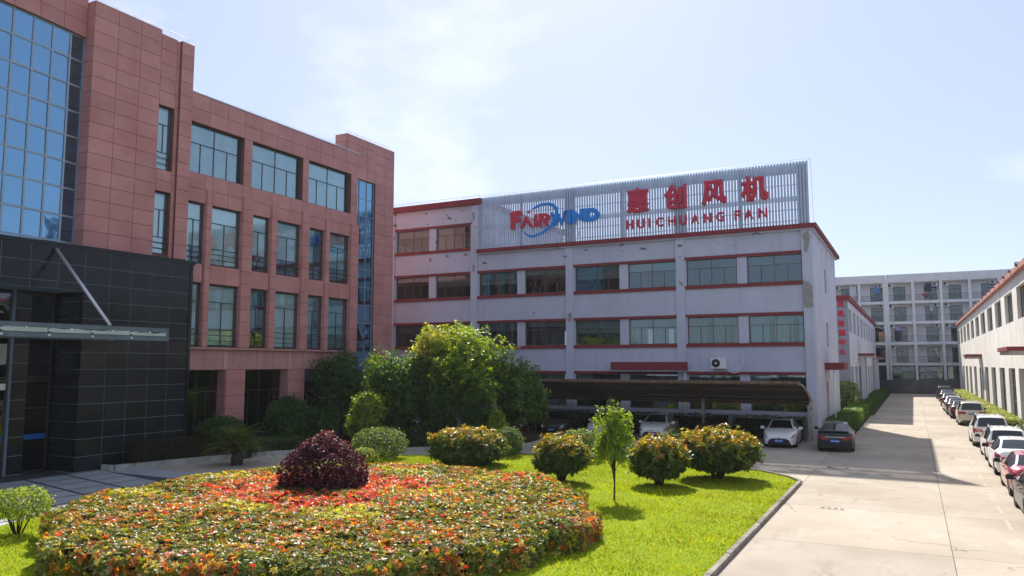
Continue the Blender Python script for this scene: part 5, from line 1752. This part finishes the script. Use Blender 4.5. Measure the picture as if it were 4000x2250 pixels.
m = bpy.data.meshes.new('grass')
m.vertices.add(3 * n)
m.vertices.foreach_set('co', V.ravel())
m.loops.add(3 * n)
m.loops.foreach_set('vertex_index', np.arange(3 * n, dtype=np.int32))
m.polygons.add(n)
m.polygons.foreach_set('loop_start', np.arange(0, 3 * n, 3, dtype=np.int32))
at = m.attributes.new('col', 'FLOAT_COLOR', 'POINT')
C = np.ones((n, 3, 4), np.float32)
gc = pal(n, [(.24, .33, .010), (.30, .36, .012), (.17, .26, .010), (.36, .36, .03)], [3, 3, 2, 1], .2)
gc *= (1 + .25 * vnoise(q, .5, 6) + .2 * vnoise(q, 1.9, 8))[:, None]
dry = RNG.uniform(size=n) < .05 + .06 * np.clip(vnoise(q + 9, .6, 2), 0, 1)
gc[dry] = pal(int(dry.sum()), [(.45, .40, .14), (.36, .34, .10)])
C[:, :, :3] = gc[:, None, :]
at.data.foreach_set('color', C.ravel())
m.materials.append(M['grassm'])
m.update(calc_edges=True)
tag(link('grass', m), 'short bright green grass covering the lawn', 'grass', kind='stuff')

# ------------------------------------------------------------------ bushes on the lawn
shrub('round_bush', 'clipped round green bush behind the burgundy dome', 'bush', -23.05, 30.3, .1, 1.5, 1.34, 1.2, 13000, .075, GM + [(.16, .22, .10)], seed=2, lump=.06)
shrub('photinia_bush', 'wide bronze-tipped bush behind the far rim of the round bed', 'bush', -18.05, 30.3, .1, 1.68, 1.72, 1.5, 13500, 0.161, PH, topcols=PHT, toplim=.80, seed=3)
shrub('round_bush', 'small round green bush tucked behind the wide bronze-tipped one', 'bush', -17.95, 34.0, .1, 1.48, .72, .7, 6000, .08, GD + GM, seed=4, lump=.07)
shrub('photinia_bush', 'bronze-tipped bush on short stems next to the round bed', 'bush', -12.24, 27.5, .42, 1.78, 1.0, 1.0, 8100, 0.154, PH, topcols=PHT, toplim=.72, seed=6, stems=6, stem=.07)
shrub('round_bush', 'green bush between the bronze-tipped bush and the thin young tree', 'bush', -14.05, 34.0, .3, 1.52, .86, .8, 7500, .085, GM + GL[:2], seed=7)
shrub('photinia_bush', 'bronze-tipped bush right behind the thin young tree', 'bush', -8.65, 28.5, .36, 1.82, 1.02, 1.0, 8550, 0.161, PH, topcols=PHT, toplim=.68, seed=8, stems=5, stem=.06)
shrub('round_bush', 'pale green bush peeping out left of the biggest lawn bush', 'bush', -10.05, 35.8, .15, 1.46, .80, .8, 6000, .085, GM + [(.17, .19, .10)], seed=9)
shrub('photinia_bush', 'biggest bronze-tipped bush, rightmost on the lawn', 'bush', -7.1, 31.2, .42, 1.97, 1.55, 1.45, 15300, 0.168, PH, topcols=PHT, toplim=.72, seed=10, stems=7, stem=.08)
shrub('lime_shrub', 'low lime green shrub at the foot of the clipped round bush', 'shrub', -22.6, 28.6, .05, .72, .62, .5, 3500, .07, GL, seed=11, stems=3)
tree('young_tree', 'thin young tree with light green leaves standing alone on the lawn', 'tree', -9.02, 24.6, 3.36, .75, .74, .7, 7200, .10, GL + GM[:1], clumps=44, csize=.30, trunk=.035, seed=12, ground=.06, mat='leaf', fill=.45)
shrub('yellow_shrub', 'small yellow-green shrub with bare forked stems at the left edge', 'shrub', -21.35, 12.45, .50, 1.28, .82, .75, 7500, .06, GL + [(.26, .27, .05)], seed=13, stems=9, stem=.022, mat='leaf', lump=.16)
tag_sap = MB()
for k in range(9):
    a = k * .7
    tag_sap.tube([(-13.6, 29.0, .05), (-13.6 + .1 * math.cos(a), 29 + .1 * math.sin(a), .3), (-13.6 + .35 * math.cos(a), 29 + .3 * math.sin(a), .62)], [.014, .01, .004], 4)
tag(tag_sap.build('sapling', M['bark'], None, (-13.6, 29.0, .05)), 'tiny bare sapling left of the bronze-tipped bush on short stems', 'sapling')

# ------------------------------------------------------------------ planting before the office block
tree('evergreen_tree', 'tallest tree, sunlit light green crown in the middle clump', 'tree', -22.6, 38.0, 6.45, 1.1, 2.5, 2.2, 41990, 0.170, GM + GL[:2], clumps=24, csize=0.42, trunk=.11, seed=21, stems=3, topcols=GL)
tree('evergreen_tree', 'yellowish tree at the top left of the middle clump', 'tree', -25.0, 38.9, 6.75, 2.4, 2.1, 1.9, 24225, 0.170, GY + GL[:1], clumps=15, csize=0.45, trunk=.10, seed=22)
tree('evergreen_tree', 'dark rounded tree left of the tallest tree', 'tree', -26.1, 36.8, 5.75, .8, 2.35, 2.1, 30685, 0.163, GD + GM[:2], clumps=20, csize=0.42, trunk=.10, seed=23, stems=2)
tree('evergreen_tree', 'dark green tree at the right of the clump beside the carport', 'tree', -20.6, 39.6, 4.95, .7, 1.75, 1.6, 25840, 0.155, GD + GM, clumps=18, csize=0.45, trunk=.09, seed=24, stems=2)
tree('evergreen_tree', 'shaded dark bushy tree against the end of the office block', 'tree', -31.0, 37.0, 5.2, .4, 1.9, 2.1, 29070, 0.147, GD, clumps=20, csize=0.45, trunk=.09, seed=25, stems=2)
tree('evergreen_tree', 'pale sunlit tree between the shaded tree and the dark rounded one', 'tree', -29.6, 38.6, 4.75, 1.0, 1.35, 1.4, 14535, 0.163, GL + GY[:1], clumps=12, csize=0.47, trunk=.08, seed=26)
tree('small_tree', 'light yellow-green small tree before the shaded tree', 'tree', -26.9, 34.2, 2.95, .55, 1.15, 1.1, 13727, 0.155, GL + GM[:1], clumps=22, csize=0.49, trunk=.05, seed=27)
tree('conifer', 'feathery upright conifer before the tallest tree', 'tree', -22.95, 35.9, 4.0, .4, .95, .9, 14535, 0.125, GD + [(.07, .085, .03)], clumps=26, csize=0.41, trunk=.06, seed=28)
tree('conifer', 'shorter feathery conifer right of the other one', 'tree', -21.2, 36.4, 3.0, .35, .95, .9, 12112, 0.125, GD + [(.08, .09, .03)], clumps=24, csize=0.43, trunk=.05, seed=29)
tree('small_tree', 'small bright green sapling tree before the shorter conifer', 'tree', -20.4, 37.0, 2.2, .5, .68, .6, 6783, 0.147, GL, clumps=18, csize=0.49, trunk=.03, seed=30)
tree('small_tree', 'small olive tree at the right corner of the planting bed', 'tree', -19.95, 41.2, 3.0, .8, .68, .7, 7267, 0.133, GM + [(.10, .11, .04)], clumps=18, csize=0.49, trunk=.04, seed=31)
tree('dark_shrub', 'dark feathery conifer shrub before the lower office windows', 'shrub', -31.2, 32.6, 3.05, .15, 1.3, 1.4, 20995, 0.125, GD, clumps=34, csize=0.46, trunk=.06, seed=32, stems=2)
tree('dark_shrub', 'low dark shrub against the office pillar beside the black portal', 'shrub', -31.9, 28.4, 2.05, .2, .95, 1.4, 12920, 0.125, GD, clumps=24, csize=0.49, trunk=.04, seed=33)
hedge('clipped_hedge', 'dark clipped hedge along the foot of the black portal', -31.35, -30.5, 22.6, 26.4, .1, 1.15, 9000, .07, [(.03, .035, .018), (.05, .03, .02), (.025, .04, .016)], seed=3)
hedge('clipped_hedge', 'low dark hedge behind the palm-like cycad', -30.2, -28.9, 27.0, 31.5, .1, .75, 7000, .07, GD, seed=4)
hedge('clipped_hedge', 'low hedge under the trees along the bed kerb', -26.5, -22.5, 35.2, 36.2, .1, .6, 6000, .07, GD + [(.10, .08, .03)], seed=5)
for k, (ux, uy, uz, ur) in enumerate(((-29.6, 36.4, 2.3, 1.2), (-26.2, 35.6, 1.9, 1.3), (-24.2, 36.9, 2.0, 1.2), (-21.2, 39.0, 1.8, 1.3), (-29.9, 33.8, 2.0, 1.1))):
    tree('understorey_bush', ['dark bush under the shaded tree near the office end', 'dark bush under the dark rounded tree', 'dark bush under the tallest tree', 'dark bush under the right-hand tree of the clump', 'dark bush between the conifer shrub and the light small tree'][k], 'bush', ux, uy, uz, .1, ur, ur, 9000, .12, GD, clumps=22, csize=.5, trunk=.04, seed=60 + k)
# cycad
cy = thing('cycad', 'palm-like cycad with arching fronds and stout trunk by the bed kerb', 'cycad', (-27.6, 25.7, 0))
mb = MB()
mb.tube([(-27.6, 25.7, -.05), (-27.6, 25.7, .25), (-27.58, 25.7, .5), (-27.58, 25.7, .62)], [.25, .27, .23, .12], 12)
mb.build('trunk', M['bark'], cy, smooth=True)
rg = random.Random(4)
Pv, Fv, Cv = [], [], []
def tri(a, b, c, col):
    k = len(Pv)
    Pv.extend([a, b, c])
    Fv.append((k, k + 1, k + 2))
    Cv.extend([col] * 3)
for f in range(90):
    a = f * 2.399
    el = rg.uniform(.25, 1.4)
    L_ = rg.uniform(1.6, 2.0)
    o = Vector((-27.58, 25.7, .58))
    hd = Vector((math.cos(a), math.sin(a), 0))
    prev = o
    sd = Vector((-math.sin(a), math.cos(a), 0))
    for s in range(1, 17):
        u = s / 16
        ang = el - 1.35 * u * u
        cur = prev + (hd * math.cos(ang) + Vector((0, 0, 1)) * math.sin(ang)) * (L_ / 16)
        if cur.z < .12:
            cur.z = .12
        col = (.085 * rg.uniform(.7, 1.4), .12 * rg.uniform(.7, 1.3), .03) if rg.random() < .9 else (.20, .18, .09)
        d = (cur - prev).normalized()
        tri(prev - sd * .012, prev + sd * .012, cur, col)
        if s > 2:
            ll = .24 * math.sin(math.pi * min(1, u * .92 + .06)) + .05
            for e in (-1, 1):
                for q in (0, .5):
                    b0 = prev.lerp(cur, q)
                    tip = b0 + sd * e * ll + d * ll * .55 + Vector((0, 0, .06 - .03 * u))
                    tri(b0 - d * .014, b0 + d * .014, tip, col)
        prev = cur
cm_ = mesh('fronds', [tuple(p - Vector((-27.6, 25.7, 0))) for p in Pv], Fv, M['leaf'])
at = cm_.attributes.new('col', 'FLOAT_COLOR', 'POINT')
at.data.foreach_set('color', np.array([(*c, 1) for c in Cv], np.float32).ravel())
link('fronds', cm_, cy, (-27.6, 25.7, 0))

# ------------------------------------------------------------------ hedges along the road
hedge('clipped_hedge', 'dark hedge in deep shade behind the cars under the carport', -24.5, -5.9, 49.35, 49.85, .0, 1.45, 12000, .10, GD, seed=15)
hedge('road_hedge', 'clipped hedge along the side wall of the factory block', -5.05, -3.7, 51.6, 60.5, .05, 1.15, 15000, .075, GD + GM[:1], seed=6)
hedge('road_hedge', 'clipped hedge in the sunny gap between factory block and hall', -5.05, -3.7, 61.2, 75.5, .05, 1.1, 17000, .085, GM, seed=7)
hedge('road_hedge', 'long dark hedge along the foot of the test hall', -5.0, -3.7, 76.6, 128, .05, .95, 22000, .12, GD, seed=8)
shrub('green_bush', 'bright green bush at the corner of the test hall', 'bush', -5.3, 74.6, .1, 3.1, 1.05, 1.1, 6500, .13, GM + GL[:2], seed=14)
for k, (a, b) in enumerate(((57.5, 73.0), (73.8, 96.0), (97.0, 128.0))):
    hedge('road_hedge', ['nearest pale hedge beside the white off-roader along the warehouse', 'middle pale hedge beside the champagne off-roader along the warehouse', 'farthest pale hedge along the warehouse wall'][k], 4.72, 5.85, a, b, .05, 1.15, 13000, .12, [(.24, .28, .07), (.30, .31, .10), (.17, .22, .05)], seed=9 + k)

# ================================================================== thin haze added to lift the shadows
hz = MB().box(-940, 940, -340, 1540, -1.1, 24.5).build('haze', M['ground'])
hz['kind'] = 'stuff'
hz.data.materials.clear()
hm = bpy.data.materials.new('shadow_lift_haze')
hm.use_nodes = True
ht = hm.node_tree
ht.nodes.remove(ht.nodes['Principled BSDF'])
hv = ht.nodes.new('ShaderNodeVolumePrincipled')
hv.inputs['Color'].default_value = (.92, .95, 1.0, 1)
hv.inputs['Density'].default_value = 0.0002
hv.inputs['Anisotropy'].default_value = 0.3
ht.links.new(hv.outputs[0], ht.nodes['Material Output'].inputs['Volume'])
hz.data.materials.append(hm)
tag(hz, 'thin pale haze added over the yard to lift the shadows', 'haze', kind='stuff')
